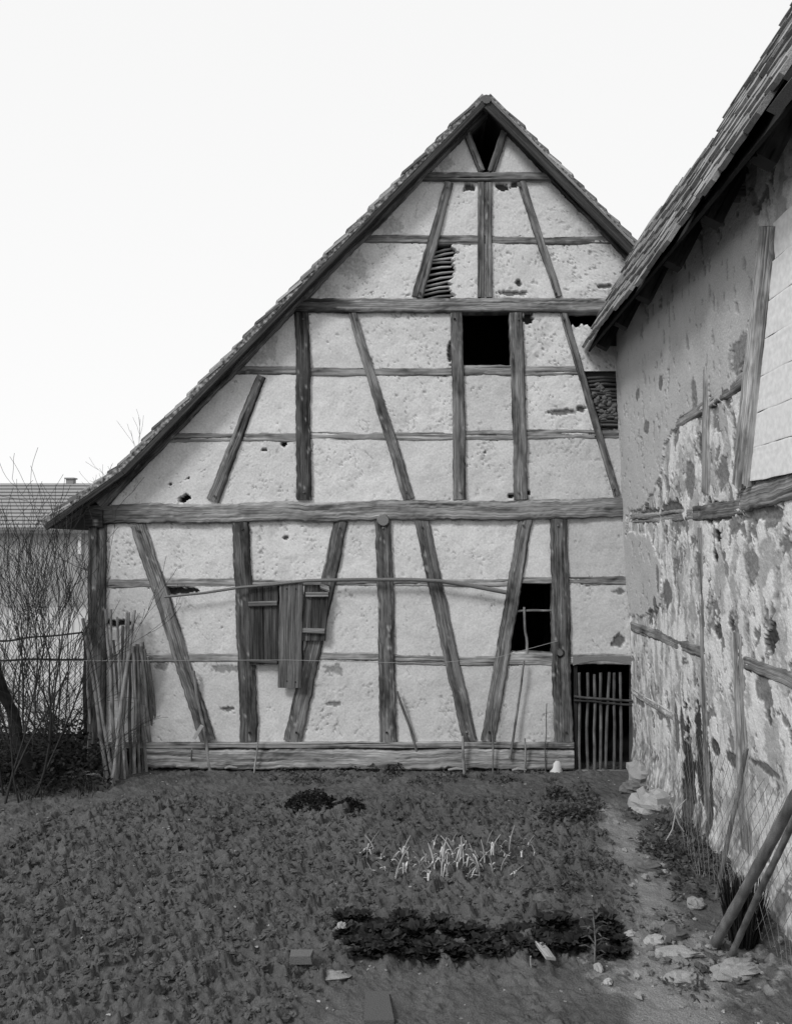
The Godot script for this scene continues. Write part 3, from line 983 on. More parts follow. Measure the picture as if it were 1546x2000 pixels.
	# timbers standing in it
	for q in [["post", 1381, 650, 1376, 962, 0.14, 0.022, 0.2], ["post", 1366, 1030, 1380, 1600, 0.10, 0.018, 0.15], ["post", 1437, 1235, 1455, 1660, 0.19, 0.018, 0.22],
			["brace", 1505, 440, 1450, 946, 0.11, 0.06, 0.30], ["brace", 1519, 440, 1467, 946, 0.075, 0.05, 0.22],
			["rail", 1312, 832, 1374, 792, 0.085, 0.014, 0.17], ["rail", 1386, 782, 1468, 728, 0.11, 0.018, 0.13],
			["tie_beam", 1228, 1014, 1350, 1004, 0.10, 0.004, 0.17], ["tie_beam", 1352, 1002, 1452, 988, 0.12, 0.012, 0.10], ["tie_beam", 1448, 972, 1585, 938, 0.15, 0.03, 0.14],
			["rail", 1231, 1222, 1374, 1277, 0.10, 0.012, 0.14], ["rail", 1452, 1292, 1585, 1348, 0.10, 0.012, 0.15], ["brace", 1236, 1352, 1312, 1398, 0.08, 0.006, 0.24], ["stud", 1505, 545, 1520, 460, 0.06, 0.02, 0.06], ["stud", 1262, 360, 1244, 1500, 0.0, 0.0, 0.0]]:
		if q[5] <= 0.0:
			continue
		timber(wall, q[0], R(q[1], q[2]), R(q[3], q[4]), q[5], q[5], q[6] if q[6] > 0.04 else q[6] * 0.5, q[7] * 1.9, 0.0, 0.2)
	# white boarded panel
	for i in 7:
		var v := 2.70 + i * 0.2
		var left := 3.31 + i * 0.093
		put("board", board_mesh(Vector3(left, v + 0.1, 0.026), Vector3(4.5, v + 0.1, 0.026), Vector3(0, -0.197, 0), Vector3(0, 0, 0.006), 0.8, 80.0 + i, 0.05), mats.paint, wall)
	# body of the house behind the wall skin
	var b := MB.new()
	b.box(Vector3(0.12, -0.1, 0.03), Vector3(5.6, 4.6, 0.2), grey(0.4))
	b.box(Vector3(0.12, -0.1, 4.4), Vector3(0.32, 4.6, 7.0), grey(0.45))
	b.box(Vector3(0.12, -0.1, 6.8), Vector3(5.6, 4.6, 7.0), grey(0.45))
	b.box(Vector3(5.4, -0.1, 0.2), Vector3(5.6, 4.6, 6.8), grey(0.45))
	put("shell", b.mesh(), mats.plaster, o)
	build_farmhouse_roof(o)


func build_farmhouse_roof(o: Node3D) -> void:
	var roof := Node3D.new()
	roof.name = "roof"
	o.add_child(roof)
	var off := Vector3(-WALL_X, 0, 0)
	var pitch := deg_to_rad(63.0)
	var up := Vector3(cos(pitch), sin(pitch), 0)
	var along := Vector3(0, 0, 1)
	var out := along.cross(up).normalized()
	var foot := Vector3(1.62, 4.27, 0) + off
	var variants := []
	for i in 8:
		variants.append(tile_mesh([0.3, 0.36, 0.42, 0.27, 0.46, 0.34, 0.52, 0.4][i], i + 20.0, 0.176, 0.36, 0.03))
	var rows := 10
	var short := []
	for i in 8:
		short.append(tile_mesh([0.3, 0.36, 0.42, 0.27, 0.46, 0.34, 0.52, 0.4][i], i + 40.0, 0.176, 0.2, 0.03))
	for i in rows:
		var shift := 0.09 if i % 2 else 0.0
		for k in 25:
			var z := 0.12 + shift + 0.178 * k
			# the old roof sags in waves
			var sag := 0.035 * sin(z * 1.7 + 0.6) + 0.025 * n2(z, i * 0.3, 1.3, 131.0)
			if (i == 0 and k in [11, 17]) or (i >= 7 and k < 13) or (i == 9 and k < 17):
				continue
			var s := i * 0.166 + rng.randf_range(-0.005, 0.005) + 0.03 * n2(z, i * 0.7, 1.6, 133.0)
			if rng.randf() < 0.02:
				s -= rng.randf_range(0.03, 0.07)
			var at := foot + up * s + Vector3(0, sag, z) + out * (0.04 + rng.randf_range(0, 0.01))
			lay_tile(roof, (short if i == rows - 1 or (i == 6 and k < 13) or (i == 8 and k < 17) else variants)[rng.randi() % 8], at, along, up, -0.1 + rng.randf_range(-0.02, 0.02), rng.randf_range(-0.014, 0.014))
	# tiles further along, behind the viewer's right shoulder
	var rest := MB.new()
	for i in rows:
		var p0 := foot + up * (i * 0.166) + out * 0.012
		var p1 := p0 + up * 0.166
		rest.hexa([p0 + Vector3(0, 0, 4.65), p1 + Vector3(0, 0, 4.65), p1 + out * 0.03 + Vector3(0, 0, 4.65), p0 + out * 0.06 + Vector3(0, 0, 4.65), p0 + Vector3(0, 0, 7.3), p1 + Vector3(0, 0, 7.3), p1 + out * 0.03 + Vector3(0, 0, 7.3), p0 + out * 0.06 + Vector3(0, 0, 7.3)], grey(0.25))
	var n45 := Vector3(-0.707, 0.707, 0) * 0.05
	for part in [[1.2, 0.0, 2.42], [1.7, 2.42, 7.3]]:
		var knee: Vector3 = foot + up * float(part[0]) - out * 0.08
		var ridge := knee + Vector3(2.3, 2.3, 0)
		var za := Vector3(0, 0, part[1])
		var zb := Vector3(0, 0, part[2])
		rest.hexa([knee - n45 + za, ridge - n45 + za, ridge + n45 + za, knee + n45 + za, knee - n45 + zb, ridge - n45 + zb, ridge + n45 + zb, knee + n45 + zb], grey(0.22))
		var low := ridge + Vector3(2.6, -3.6, 0)
		rest.hexa([ridge - Vector3(0, 0.08, 0) + za, low - Vector3(0, 0.08, 0) + za, low + za, ridge + za, ridge - Vector3(0, 0.08, 0) + zb, low - Vector3(0, 0.08, 0) + zb, low + zb, ridge + zb], grey(0.22))
	var rt := put("rear_tiling", rest.mesh(), mats.tile, roof)
	rt.set_meta("kind", "stuff")
	# boarding and rafters seen from below
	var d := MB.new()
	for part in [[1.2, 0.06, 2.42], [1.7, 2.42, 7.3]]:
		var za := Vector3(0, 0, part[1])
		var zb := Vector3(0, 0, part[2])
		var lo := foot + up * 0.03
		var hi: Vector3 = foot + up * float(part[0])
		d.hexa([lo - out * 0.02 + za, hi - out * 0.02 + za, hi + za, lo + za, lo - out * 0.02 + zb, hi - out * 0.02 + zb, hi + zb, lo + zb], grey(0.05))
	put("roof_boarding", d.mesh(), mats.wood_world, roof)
	for i in 9:
		var z := 0.3 + i * 0.78
		var a := foot + up * 0.05 - out * 0.09 + Vector3(0, 0, z)
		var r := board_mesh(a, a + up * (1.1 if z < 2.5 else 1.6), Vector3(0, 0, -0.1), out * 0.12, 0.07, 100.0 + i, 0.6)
		put("rafter", r, mats.wood, roof)
		if i == 4:
			# the tail of a floor beam that shows below the eaves
			put("beam_tail", board_mesh(Vector3(1.7, 4.46, z) + off, Vector3(2.1, 4.46, z) + off, Vector3(0, 0, -0.09), Vector3(0, 0.09, 0), 0.3, 120.0, 0.6), mats.wood, roof)
	put("eaves_pole", pole_mesh(Vector3(1.94, 4.62, 3.0) + off, Vector3(1.93, 4.57, 4.6) + off, 0.022, 0.026, 0.42, 5.0, 0.01), mats.wood_world, roof)
	# far end of the roof against the barn
	var g := MB.new()
	g.flat_tri(Vector3(1.72, 4.35, 0.07) + off, Vector3(2.17, 5.25, 0.07) + off, Vector3(2.4, 4.35, 0.07) + off, grey(0.08))
	g.flat_tri(Vector3(1.72, 4.35, 0.055) + off, Vector3(2.4, 4.35, 0.055) + off, Vector3(2.17, 5.25, 0.055) + off, grey(0.08))
	put("gable_board", g.mesh(), mats.wood_world, roof)


# ---------------------------------------------------------------- things at the barn

func build_shutters() -> void:
	var z := 0.055
	var o := thing("shutter", "dark stained two-board shutter left of the long plank on the barn wall", "shutter", P(514, 1298, 0.03))
	var at := o.position
	for q in [[486, 513, 1146, 1298, 0.055], [514, 543, 1144, 1297, 0.07]]:
		put("board", board_mesh(P((q[0] + q[1]) * 0.5, q[2], z) - at, P((q[0] + q[1]) * 0.5 + 2, q[3], z) - at, Vector3((q[1] - q[0]) / SURVEY, 0, 0), Vector3(0, 0, 0.025), q[4], q[0] * 0.1, 1.2), mats.wood, o)
	put("batten", board_mesh(P(485, 1180, z + 0.028) - at, P(541, 1178, z + 0.028) - at, Vector3(0, -0.05, 0), Vector3(0, 0, 0.022), 0.2, 9.0), mats.wood, o)
	put("batten", board_mesh(P(485, 1290, z + 0.02) - at, P(541, 1294, z + 0.02) - at, Vector3(0, -0.03, 0), Vector3(0, 0, 0.016), 0.1, 10.0), mats.wood, o)
	o = thing("plank", "long upright grey plank hung between the two shutters", "plank", P(567, 1343, 0.05))
	at = o.position
	put("board", board_mesh(P(569, 1139, 0.085) - at, P(566, 1343, 0.085) - at, Vector3(0.235, 0, 0), Vector3(0, 0, 0.03), 0.15, 33.0, 0.9), mats.wood, o)
	for q in [[560, 1150], [578, 1150], [560, 1330], [577, 1332]]:
		var nail := MB.new()
		nail.tube([P(q[0], q[1], 0.1) - at, P(q[0], q[1], 0.106) - at], [0.008, 0.006], 6, grey(0.03))
		put("nail", nail.mesh(), mats.plain, o)
	o = thing("shutter", "small shutter with two pale battens right of the long plank", "shutter", P(612, 1252, 0.04))
	at = o.position
	for q in [[603, 597, 16, 0.11], [619, 613, 15, 0.08], [635, 628, 15, 0.075]]:
		put("board", board_mesh(P(q[0], 1142, z) - at, P(q[1], 1251, z) - at, Vector3(q[2] / SURVEY, 0, 0), Vector3(0, 0, 0.024), q[3], q[0] * 0.3, 1.3), mats.wood, o)
	put("batten", board_mesh(P(597, 1161, z + 0.026) - at, P(641, 1161, z + 0.026) - at, Vector3(0, -0.05, 0), Vector3(0, 0, 0.025), 0.26, 19.0), mats.wood, o)
	put("batten", board_mesh(P(589, 1231, z + 0.026) - at, P(634, 1233, z + 0.026) - at, Vector3(0, -0.05, 0), Vector3(0, 0, 0.025), 0.26, 20.0), mats.wood, o)
	put("patch", board_mesh(P(625, 1144, z + 0.016) - at, P(643, 1151, z + 0.016) - at, Vector3(0.01, -0.06, 0), Vector3(0, 0, 0.01), 0.36, 21.0), mats.wood, o)
	# long thin pole hung across the front
	var m := MB.new()
	var pts := []
	var rad := []
	var way := [[322, 1166], [400, 1158], [470, 1147], [530, 1142], [600, 1134], [700, 1132], [800, 1132], [860, 1135], [920, 1144], [988, 1157]]
	for i in way.size():
		pts.append(P(way[i][0], way[i][1], 0.105))
		rad.append(0.012 + 0.012 * i / way.size())
	m.tube(pts, rad, 8, grey(0.3))
	for i in m.v.size():
		m.c[i] = grey(0.27 + 0.12 * nz.get_noise_2d(m.v[i].x * 5.0, m.v[i].y * 60.0))
	tag(put("long_pole", m.mesh(), mats.wood_world), "long thin bent pole hung across the barn front above the shutters", "pole")
	# grating of the low window
	o = thing("window_bars", "two thin crossed sticks in the low barn window", "bars", P(1030, 1272, -0.02))
	at = o.position
	put("bar", pole_mesh(P(1001, 1194, -0.02) - at, P(1080, 1192, -0.02) - at, 0.012, 0.012, 0.3, 3.0, 0.004), mats.wood_world, o)
	put("bar", pole_mesh(P(1029, 1276, 0.0) - at, P(1023, 1186, 0.0) - at, 0.014, 0.013, 0.34, 4.0, 0.008), mats.wood_world, o)
	# barred gate of the byre
	o = thing("barred_gate", "wooden barred gate closing the black doorway beside the farmhouse", "gate", P(1172, 1512, -0.02))
	at = o.position
	for q in [[1131, 1131], [1146, 1147], [1160, 1160], [1173, 1172], [1190, 1181], [1198, 1198], [1210, 1212]]:
		put("bar", pole_mesh(P(q[0] + rng.randf_range(-1, 1), 1312 + rng.randf_range(0, 6), -0.03) - at, P(q[1], 1512 + rng.randf_range(0, 8), -0.02) - at, 0.0155, 0.0165, rng.randf_range(0.13, 0.2), q[0] * 0.1, 0.006), mats.wood_world, o)
	put("crossbar", pole_mesh(P(1120, 1360, -0.0) - at, P(1234, 1369, -0.0) - at, 0.013, 0.013, 0.1, 8.0, 0.01), mats.wood_world, o)
	put("crossbar", pole_mesh(P(1120, 1368, -0.0) - at, P(1234, 1377, -0.0) - at, 0.011, 0.012, 0.09, 9.0, 0.01), mats.wood_world, o)
	put("crossbar", board_mesh(P(1118, 1507, -0.0) - at, P(1236, 1507, -0.0) - at, Vector3(0, -0.035, 0), Vector3(0, 0, 0.03), 0.17, 31.0), mats.wood, o)
	put("jamb", board_mesh(P(1122, 1300, -0.06) - at, P(1122, 1512, -0.06) - at, Vector3(0.04, 0, 0), Vector3(0, 0, 0.08), 0.05, 32.0), mats.wood, o)
	# curved lintel above it
	var arch := MB.new()
	for i in 12:
		var x0 := 1118.0 + i * 10.0
		var x1 := x0 + 10.0
		var f0 := 10.0 * pow((x0 - 1176.0) / 58.0, 2.0)
		var f1 := 10.0 * pow((x1 - 1176.0) / 58.0, 2.0)
		arch.hexa([P(x0, 1290 + f0, -0.1), P(x1, 1290 + f1, -0.1), P(x1, 1282, -0.1), P(x0, 1282, -0.1), P(x0, 1290 + f0, 0.014), P(x1, 1290 + f1, 0.014), P(x1, 1282, 0.014), P(x0, 1282, 0.014)], grey(0.3))
	tag(put("arched_lintel", arch.mesh(), mats.wood_world), "low curved lintel over the barred gate", "lintel")


func lean_stick(label: String, x0: float, y0: float, x1: float, y1: float, z1: float, r: float, tone: float, on_ground := true, group := "", called := "garden_stake") -> void:
	# from its foot (x0, y0) to its tip
	var a := G(x0, y0) if on_ground else P(x0, y0, z1)
	if on_ground:
		a.y -= 0.04
	var b := P(x1, y1, z1)
	var o := put(called, pole_mesh(Vector3.ZERO, b - a, r, r * 0.8, tone, x0 * 0.17 + y1 * 0.03, 0.009), mats.wood_world)
	o.position = a
	tag(o, label, "pole" if called == "bean_pole" else "stake", group)


func build_sticks() -> void:
	var bundle := "poles leaned together at the barn corner"
	var common := "slim bare bean pole in the bundle leaning at the barn's left corner"
	for q in [[217, 1537, 263, 1192, 0.024, 0.42], [224, 1533, 174, 1240, 0.022, 0.32], [213, 1533, 162, 1208, 0.024, 0.24], [229, 1524, 207, 1190, 0.022, 0.34], [244, 1524, 229, 1205, 0.018, 0.34], [229, 1522, 248, 1196, 0.019, 0.38], [222, 1519, 217, 1190, 0.018, 0.3],
			[263, 1512, 262, 1262, 0.024, 0.36], [287, 1507, 266, 1258, 0.022, 0.3], [298, 1503, 276, 1262, 0.024, 0.3], [311, 1498, 283, 1268, 0.02, 0.26], [322, 1494, 289, 1282, 0.02, 0.25], [256, 1509, 253, 1276, 0.022, 0.24], [238, 1521, 252, 1196, 0.018, 0.26], [273, 1510, 270, 1258, 0.02, 0.26], [305, 1501, 279, 1254, 0.02, 0.22], [236, 1514, 240, 1222, 0.02, 0.2], [250, 1516, 222, 1250, 0.018, 0.26], [281, 1505, 262, 1262, 0.018, 0.24], [207, 1526, 186, 1290, 0.018, 0.2], [316, 1497, 297, 1330, 0.016, 0.22]]:
		lean_stick(common, q[0], q[1], q[2], q[3], 0.1 + rng.randf_range(0, 0.06), q[4] * 0.8, q[5] * rng.randf_range(0.9, 1.1), true, bundle, "bean_pole")
	lean_stick("pale short stake upright left of the pole bundle", 179, 1500, 171, 1290, 0.2, 0.016, 0.4)
	lean_stick("pale stick leaning on the lower end of the leftmost brace", 412, 1507, 378, 1310, 0.06, 0.018, 0.32)
	lean_stick("thin pale cane before the dark left post", 496, 1509, 506, 1425, 0.1, 0.009, 0.4)
	lean_stick("slanting grey stick right of the middle post", 828, 1506, 775, 1350, 0.07, 0.016, 0.2)
	lean_stick("short pale stake before the foot of the long right-hand brace", 907, 1510, 903, 1438, 0.12, 0.017, 0.36)
	lean_stick("thin upright cane in front of the foot of the V braces", 962, 1510, 960, 1352, 0.12, 0.011, 0.24)
	lean_stick("slim stick hanging from the sill of the low window", 995, 1482, 1023, 1290, 0.075, 0.014, 0.24, false)
	lean_stick("short pale peg right of the hanging stick", 1025, 1508, 1024, 1442, 0.12, 0.011, 0.36)
	lean_stick("very thin cane beside the white pot", 1064, 1508, 1067, 1374, 0.08, 0.006, 0.16)
	lean_stick("short thin peg near the pole bundle", 375, 1500, 375, 1463, 0.2, 0.009, 0.3)
	lean_stick("pale lath lying on the soil near the pole bundle", 345, 1497, 388, 1497, 0.3, 0.012, 0.35, false)
	# slender wire across the front
	var m := MB.new()
	m.tube([P(60, 1291, 0.3), P(300, 1290, 0.25), P(560, 1289, 0.22), P(840, 1296, 0.2), P(970, 1284, 0.2), P(1088, 1252, 0.06)], [0.0028, 0.0028, 0.0028, 0.0028, 0.0028, 0.0028], 5, grey(0.35))
	tag(put("wire", m.mesh(), mats.plain), "thin slack wire strung across the lower barn front", "wire")
	# white pot upside down
	var o := thing("pot", "white enamel pot upside down by the barred gate", "pot", G(1085, 1505))
	var pot := MB.new()
	pot.tube([Vector3(0, -0.02, 0), Vector3(0.004, 0.075, 0), Vector3(0.01, 0.115, 0.0), Vector3(0.012, 0.122, 0)], [0.07, 0.064, 0.058, 0.048], 20, grey(0.72))
	put("body", pot.mesh(), mats.enamel, o)
	pot = MB.new()
	var rim := []
	var rr := []
	for i in 25:
		var a := TAU * i / 24.0
		rim.append(Vector3(cos(a) * 0.071, -0.01, sin(a) * 0.071))
		rr.append(0.006)
	pot.tube(rim, rr, 6, grey(0.6), false)
	put("rim", pot.mesh(), mats.enamel, o)
	# pale scrap at the left brace
	var s := MB.new()
	var c := P(388, 1430, 0.12)
	s.hexa([c + Vector3(-0.06, -0.06, -0.01), c + Vector3(-0.03, -0.075, -0.01), c + Vector3(0.05, 0.06, -0.01), c + Vector3(0.02, 0.075, -0.01), c + Vector3(-0.06, -0.06, 0.01), c + Vector3(-0.03, -0.075, 0.015), c + Vector3(0.05, 0.06, 0.01), c + Vector3(0.02, 0.075, 0.02)], grey(0.6))
	tag(put("wood_scrap", s.mesh(), mats.plain), "small white scrap of wood caught behind the pale leaning stick", "scrap")


# ---------------------------------------------------------------- plants

func ribbon(m: MB, pts: Array, wide: Array, side: Vector3, c: Color) -> void:
	var k := m.v.size()
	for i in pts.size():
		var d: Vector3 = pts[mini(i + 1, pts.size() - 1)] - pts[maxi(i - 1, 0)]
		var nn := side.cross(d).normalized()
		var f: float = wide[i]
		m.vert(pts[i] - side * f, nn, c)
		m.vert(pts[i] + nn * f * -0.35, nn, c * 0.94)
		m.vert(pts[i] + side * f, nn, c)
	for i in pts.size() - 1:
		for s in 2:
			var a := k + i * 3 + s
			m.tri(a, a + 3, a + 1)
			m.tri(a + 1, a + 3, a + 4)


func lettuce_mesh(sd: int, leaves: int, r: float) -> ArrayMesh:
	var g := RandomNumberGenerator.new()
	g.seed = sd
	var m := MB.new()
	for i in leaves:
		var f := float(i) / leaves
		var a := i * 2.4 + g.randf() * 0.5
		var d := Vector3(cos(a), 0, sin(a))
		var side := Vector3(-sin(a), 0, cos(a))
		var lift := lerpf(0.25, 1.25, f)
		var long := r * lerpf(1.25, 0.7, f) * g.randf_range(0.85, 1.15)
		var pts := []
		var w := []
		for k in 5:
			var s := k / 4.0
			pts.append(d * long * s * cos(lift * (1.0 - 0.45 * s)) + Vector3(0, 0.012 + long * s * sin(lift) * (1.0 - 0.25 * s * s) + 0.012 * g.randf_range(-1, 1), 0))
			w.append(long * 0.27 * sin(PI * (0.14 + 0.74 * s)))
		ribbon(m, pts, w, side, grey(g.randf_range(0.012, 0.05)))
	return m.mesh()


func leek_mesh(sd: int, h: float) -> ArrayMesh:
	var g := RandomNumberGenerator.new()
	g.seed = sd
	var m := MB.new()
	var lean := Vector3(g.randf_range(-0.4, 0.4), 0, g.randf_range(-0.3, 0.3))
	var stem := []
	var sw := []
	for k in 5:
		var s := k / 4.0
		stem.append(lean * s * s * h + Vector3(0, h * 0.65 * s - 0.02, 0))
		sw.append(0.0065 * (1.0 - 0.6 * s))
	m.tube(stem, sw, 6, grey(g.randf_range(0.2, 0.55)))
	for i in g.randi_range(2, 5):
		var a := g.randf() * TAU
		var d := Vector3(cos(a), 0, sin(a) * 0.6)
		var pts := []
		var w := []
		var at := g.randf_range(0.2, 0.6)
		var base: Vector3 = stem[int(at * 4)]
		var long := h * g.randf_range(0.35, 0.75)
		var droop := g.randf_range(0.6, 2.2)
		for k in 6:
			var s := k / 5.0
			pts.append(base + d * long * s * 0.4 + Vector3(0, long * (0.85 * s - droop * s * s * 0.7), 0))
			pts[k].y = maxf(pts[k].y, 0.012)
			w.append(g.randf_range(0.006, 0.013) * (1.0 - 0.7 * s))
		ribbon(m, pts, w, Vector3(-d.z, 0, d.x).normalized(), grey(g.randf_range(0.36, 0.66)))
	return m.mesh()


func tuft_into(m: MB, at: Vector3, blades: int, h: float, spread: float, lo: float, hi: float, g: RandomNumberGenerator, wide := 0.004) -> void:
	for i in blades:
		var a := g.randf() * TAU
		var d := Vector3(cos(a), 0, sin(a))
		var b := at + d * spread * g.randf() * 0.5
		var hh := h * g.randf_range(0.4, 1.0)
		var out := spread * g.randf_range(0.2, 1.0)
		var pts := []
		var w := []
		for k in 4:
			var s := k / 3.0
			pts.append(b + d * out * s * s + Vector3(0, hh * (s - 0.3 * s * s), 0))
			w.append(wide * (1.0 - 0.8 * s))
		ribbon(m, pts, w, Vector3(-d.z, 0, d.x), grey(g.randf_range(lo, hi)))


# a small leafy weed: many short leaves on thin stems
func leafy_into(m: MB, at: Vector3, leaves: int, r: float, h: float, size: float, lo: float, hi: float, g: RandomNumberGenerator) -> void:
	for i in leaves:
		var a := g.randf() * TAU
		var rr := r * sqrt(g.randf())
		var y := h * (1.0 - pow(rr / r, 2.0)) * pow(g.randf(), 0.6)
		var p := at + Vector3(cos(a) * rr, y, sin(a) * rr)
		var d := Vector3(g.randf_range(-1, 1), g.randf_range(-0.2, 0.9), g.randf_range(-1, 1)).normalized()
		var side := d.cross(Vector3(0.3, 1, 0.2)).normalized()
		var s := size * g.randf_range(0.6, 1.3)
		ribbon(m, [p, p + d * s * 0.5, p + d * s + Vector3(0, -s * 0.15, 0)], [s * 0.08, s * 0.3, s * 0.03], side, grey(g.randf_range(lo, hi)))


func build_beds() -> void:
	# salad bed: dark rosettes in close rows
	var kinds := []
	for i in 5:
		kinds.append(lettuce_mesh(200 + i, 34, 0.082))
	for rowi in 4:
		var y := [1820.0, 1837.0, 1854.0, 1871.0][rowi] as float
		var n := [15, 17, 17, 16][rowi] as int
		for k in n:
			var x := lerpf(672.0 + rowi * 8.0, 1176.0 + rowi * 12.0, float(k) / (n - 1)) + rng.randf_range(-9, 9)
			var yy := y + rng.randf_range(-5, 5) + (6.0 if x < 900 else -2.0) * (0.6 if rowi > 1 else -0.2)
			if rowi == 0 and x > 890 and x < 1030:
				continue
			if rng.randf() < 0.07:
				continue
			var p := G(x + rng.randf_range(-5, 5), yy + rng.randf_range(-5, 5))
			p.y += 0.005
			var o := put("salad_plant", kinds[rng.randi() % 5], mats.leaf)
			o.transform = Transform3D(Basis(Vector3.UP, rng.randf() * TAU).scaled(Vector3(1, rng.randf_range(0.8, 1.15), 1) * rng.randf_range(0.6, 1.1)), p)
			tag(o, "dark low salad rosette in the dense planted strip across the bed", "salad", "salad plants in the dark strip")
	# pale withered leeks
	for q in [[716, 1700, 62], [730, 1668, 45], [726, 1712, 30], [772, 1725, 85], [765, 1690, 40], [785, 1680, 60], [800, 1690, 45], [812, 1722, 60], [838, 1725, 80], [833, 1700, 45], [858, 1690, 50], [862, 1720, 100], [872, 1722, 70], [885, 1690, 60], [893, 1715, 55], [905, 1700, 75], [912, 1722, 45], [925, 1690, 50], [937, 1725, 95], [946, 1700, 60], [958, 1692, 60], [950, 1660, 40], [975, 1690, 35], [994, 1682, 60], [1003, 1728, 40], [1047, 1684, 42], [745, 1690, 35], [880, 1665, 45], [846, 1668, 35], [910, 1668, 40], [990, 1700, 30], [820, 1700, 55], [848, 1712, 70], [870, 1700, 60], [898, 1690, 70], [918, 1708, 80], [930, 1712, 60], [962, 1712, 50], [978, 1708, 55], [1020, 1690, 40], [1030, 1668, 35], [755, 1712, 45], [792, 1712, 55]]:
		var p := G(q[0], q[1])
		p.y += 0.01
		var h: float = q[2] * (DIST - p.z) / FOCAL * 1.15
		var o := put("withered_leek", leek_mesh(int(q[0] * 3 + q[1]), h), mats.straw)
		o.position = p
		tag(o, "pale withered leek stalk with drooping leaves in the bare patch", "leek", "withered leeks in the garden bed")
	# two dark cushions of herbs
	var g := RandomNumberGenerator.new()
	g.seed = 77
	for q in [[608, 1578, 0.24, "broad dark cushion of herbs on the tilled soil"], [682, 1584, 0.14, "smaller dark herb cushion right of the broad one"]]:
		var m := MB.new()
		leafy_into(m, Vector3.ZERO, 900 if q[2] > 0.2 else 420, q[2], q[2] * 0.62, 0.035, 0.008, 0.03, g)
		var o := put("herb_cushion", m.mesh(), mats.leaf)
		o.position = G(q[0], q[1])
		tag(o, q[3], "herb")
	# tall seedling at the right end of the salad bed
	var m2 := MB.new()
	m2.tube([Vector3.ZERO, Vector3(0.005, 0.12, 0), Vector3(-0.005, 0.25, 0)], [0.006, 0.005, 0.003], 6, grey(0.2))
	for i in 20:
		var a := i * 2.4
		var d := Vector3(cos(a), 0.2, sin(a) * 0.7)
		var p := Vector3(0, 0.02 + 0.012 * i, 0)
		ribbon(m2, [p, p + d * 0.05 + Vector3(0, 0.015, 0), p + d * 0.085], [0.003, 0.007, 0.002], Vector3(-d.z, 0, d.x).normalized(), grey(g.randf_range(0.07, 0.16)))
	var seedling := put("seedling", m2.mesh(), mats.leaf)
	seedling.position = G(1160, 1884)
	tag(seedling, "tall feathery seedling at the right end of the salad strip", "plant")
	# weeds: along the barn foot, at the bed corner, along the farmhouse wall
	m2 = MB.new()
	for i in 46:
		var x := rng.randf_range(500, 1110)
		var y := rng.randf_range(1506, 1532)
		var p := G(x, y)
		if i % 2:
			tuft_into(m2, p, 14, rng.randf_range(0.04, 0.11), 0.07, 0.03, 0.16, g)
		else:
			leafy_into(m2, p, 40, 0.09, 0.06, 0.03, 0.03, 0.14, g)
	for i in 12:
		leafy_into(m2, G(rng.randf_range(690, 800), rng.randf_range(1500, 1512)), 60, 0.07, 0.09, 0.03, 0.02, 0.06, g)
	stuff("weeds", m2, "low ragged weeds along the foot of the barn", "weeds")
	m2 = MB.new()
	for i in 26:
		leafy_into(m2, G(rng.randf_range(1055, 1165), rng.randf_range(1556, 1616)), 60, 0.11, 0.11, 0.035, 0.03, 0.12, g)
	for i in 60:
		leafy_into(m2, G(rng.randf_range(900, 1180), rng.randf_range(1560, 1700)), 9, 0.05, 0.03, 0.03, 0.03, 0.14, g)
	for i in 16:
		leafy_into(m2, G(rng.randf_range(1100, 1215), rng.randf_range(1690, 1770)), 26, 0.1, 0.06, 0.03, 0.03, 0.1, g)
	stuff("bed_weeds", m2, "leafy weeds at the right end of the garden bed", "weeds")
	m2 = MB.new()
	for i in 60:
		var t := rng.randf()
		var p := G(lerpf(1290, 1400, t) + rng.randf_range(-60, 50), lerpf(1610, 1740, t) + rng.randf_range(-30, 40))
		if p.x > 2.05:
			p.x = 2.05
		if i % 3 == 0:
			tuft_into(m2, p, 12, rng.randf_range(0.08, 0.25), 0.14, 0.05, 0.3, g, 0.003)
		else:
			leafy_into(m2, p, 34, 0.12, 0.08, 0.04, 0.03, 0.13, g)
	for i in 40:
		var t := rng.randf()
		leafy_into(m2, G(rng.randf_range(1270, 1500), rng.randf_range(1700, 1950)), 10, 0.06, 0.03, 0.03, 0.03, 0.15, g)
	stuff("wall_weeds", m2, "weeds and dry grass at the foot of the farmhouse wall", "weeds")
	# dry bent stalks
	for q in [[1310, 1570, 1325, 1610, 1352, 1650, 1384, 1640, "dry stalk with an upturned tip above the wall weeds"], [1378, 1650, 1392, 1680, 1400, 1700, 1404, 1722, "dry stalk hanging down beside the slim leaning pole"], [1290, 1660, 1312, 1620, 1320, 1580, 1340, 1560, "upright dry stalk beside the small round stone"], [1330, 1690, 1365, 1674, 1390, 1692, 1405, 1712, "arched dry stalk lowest among the wall weeds"]]:
		var m := MB.new()
		var pts := []
		for k in 4:
			pts.append(P(q[k * 2], q[k * 2 + 1], G(q[0], maxf(q[1], 1660)).z - 0.1))
		m.tube(pts, [0.007, 0.006, 0.006, 0.004], 6, grey(0.4))
		tag(put("dry_stalk", m.mesh(), mats.straw), q[8], "stalk", "dry stalks by the farmhouse wall")


func stuff(called: String, m: MB, label: String, category: String, material: Material = null) -> void:
	var o := put(called, m.mesh(), material if material else mats.leaf)
	o.set_meta("kind", "stuff")
	tag(o, label, category)


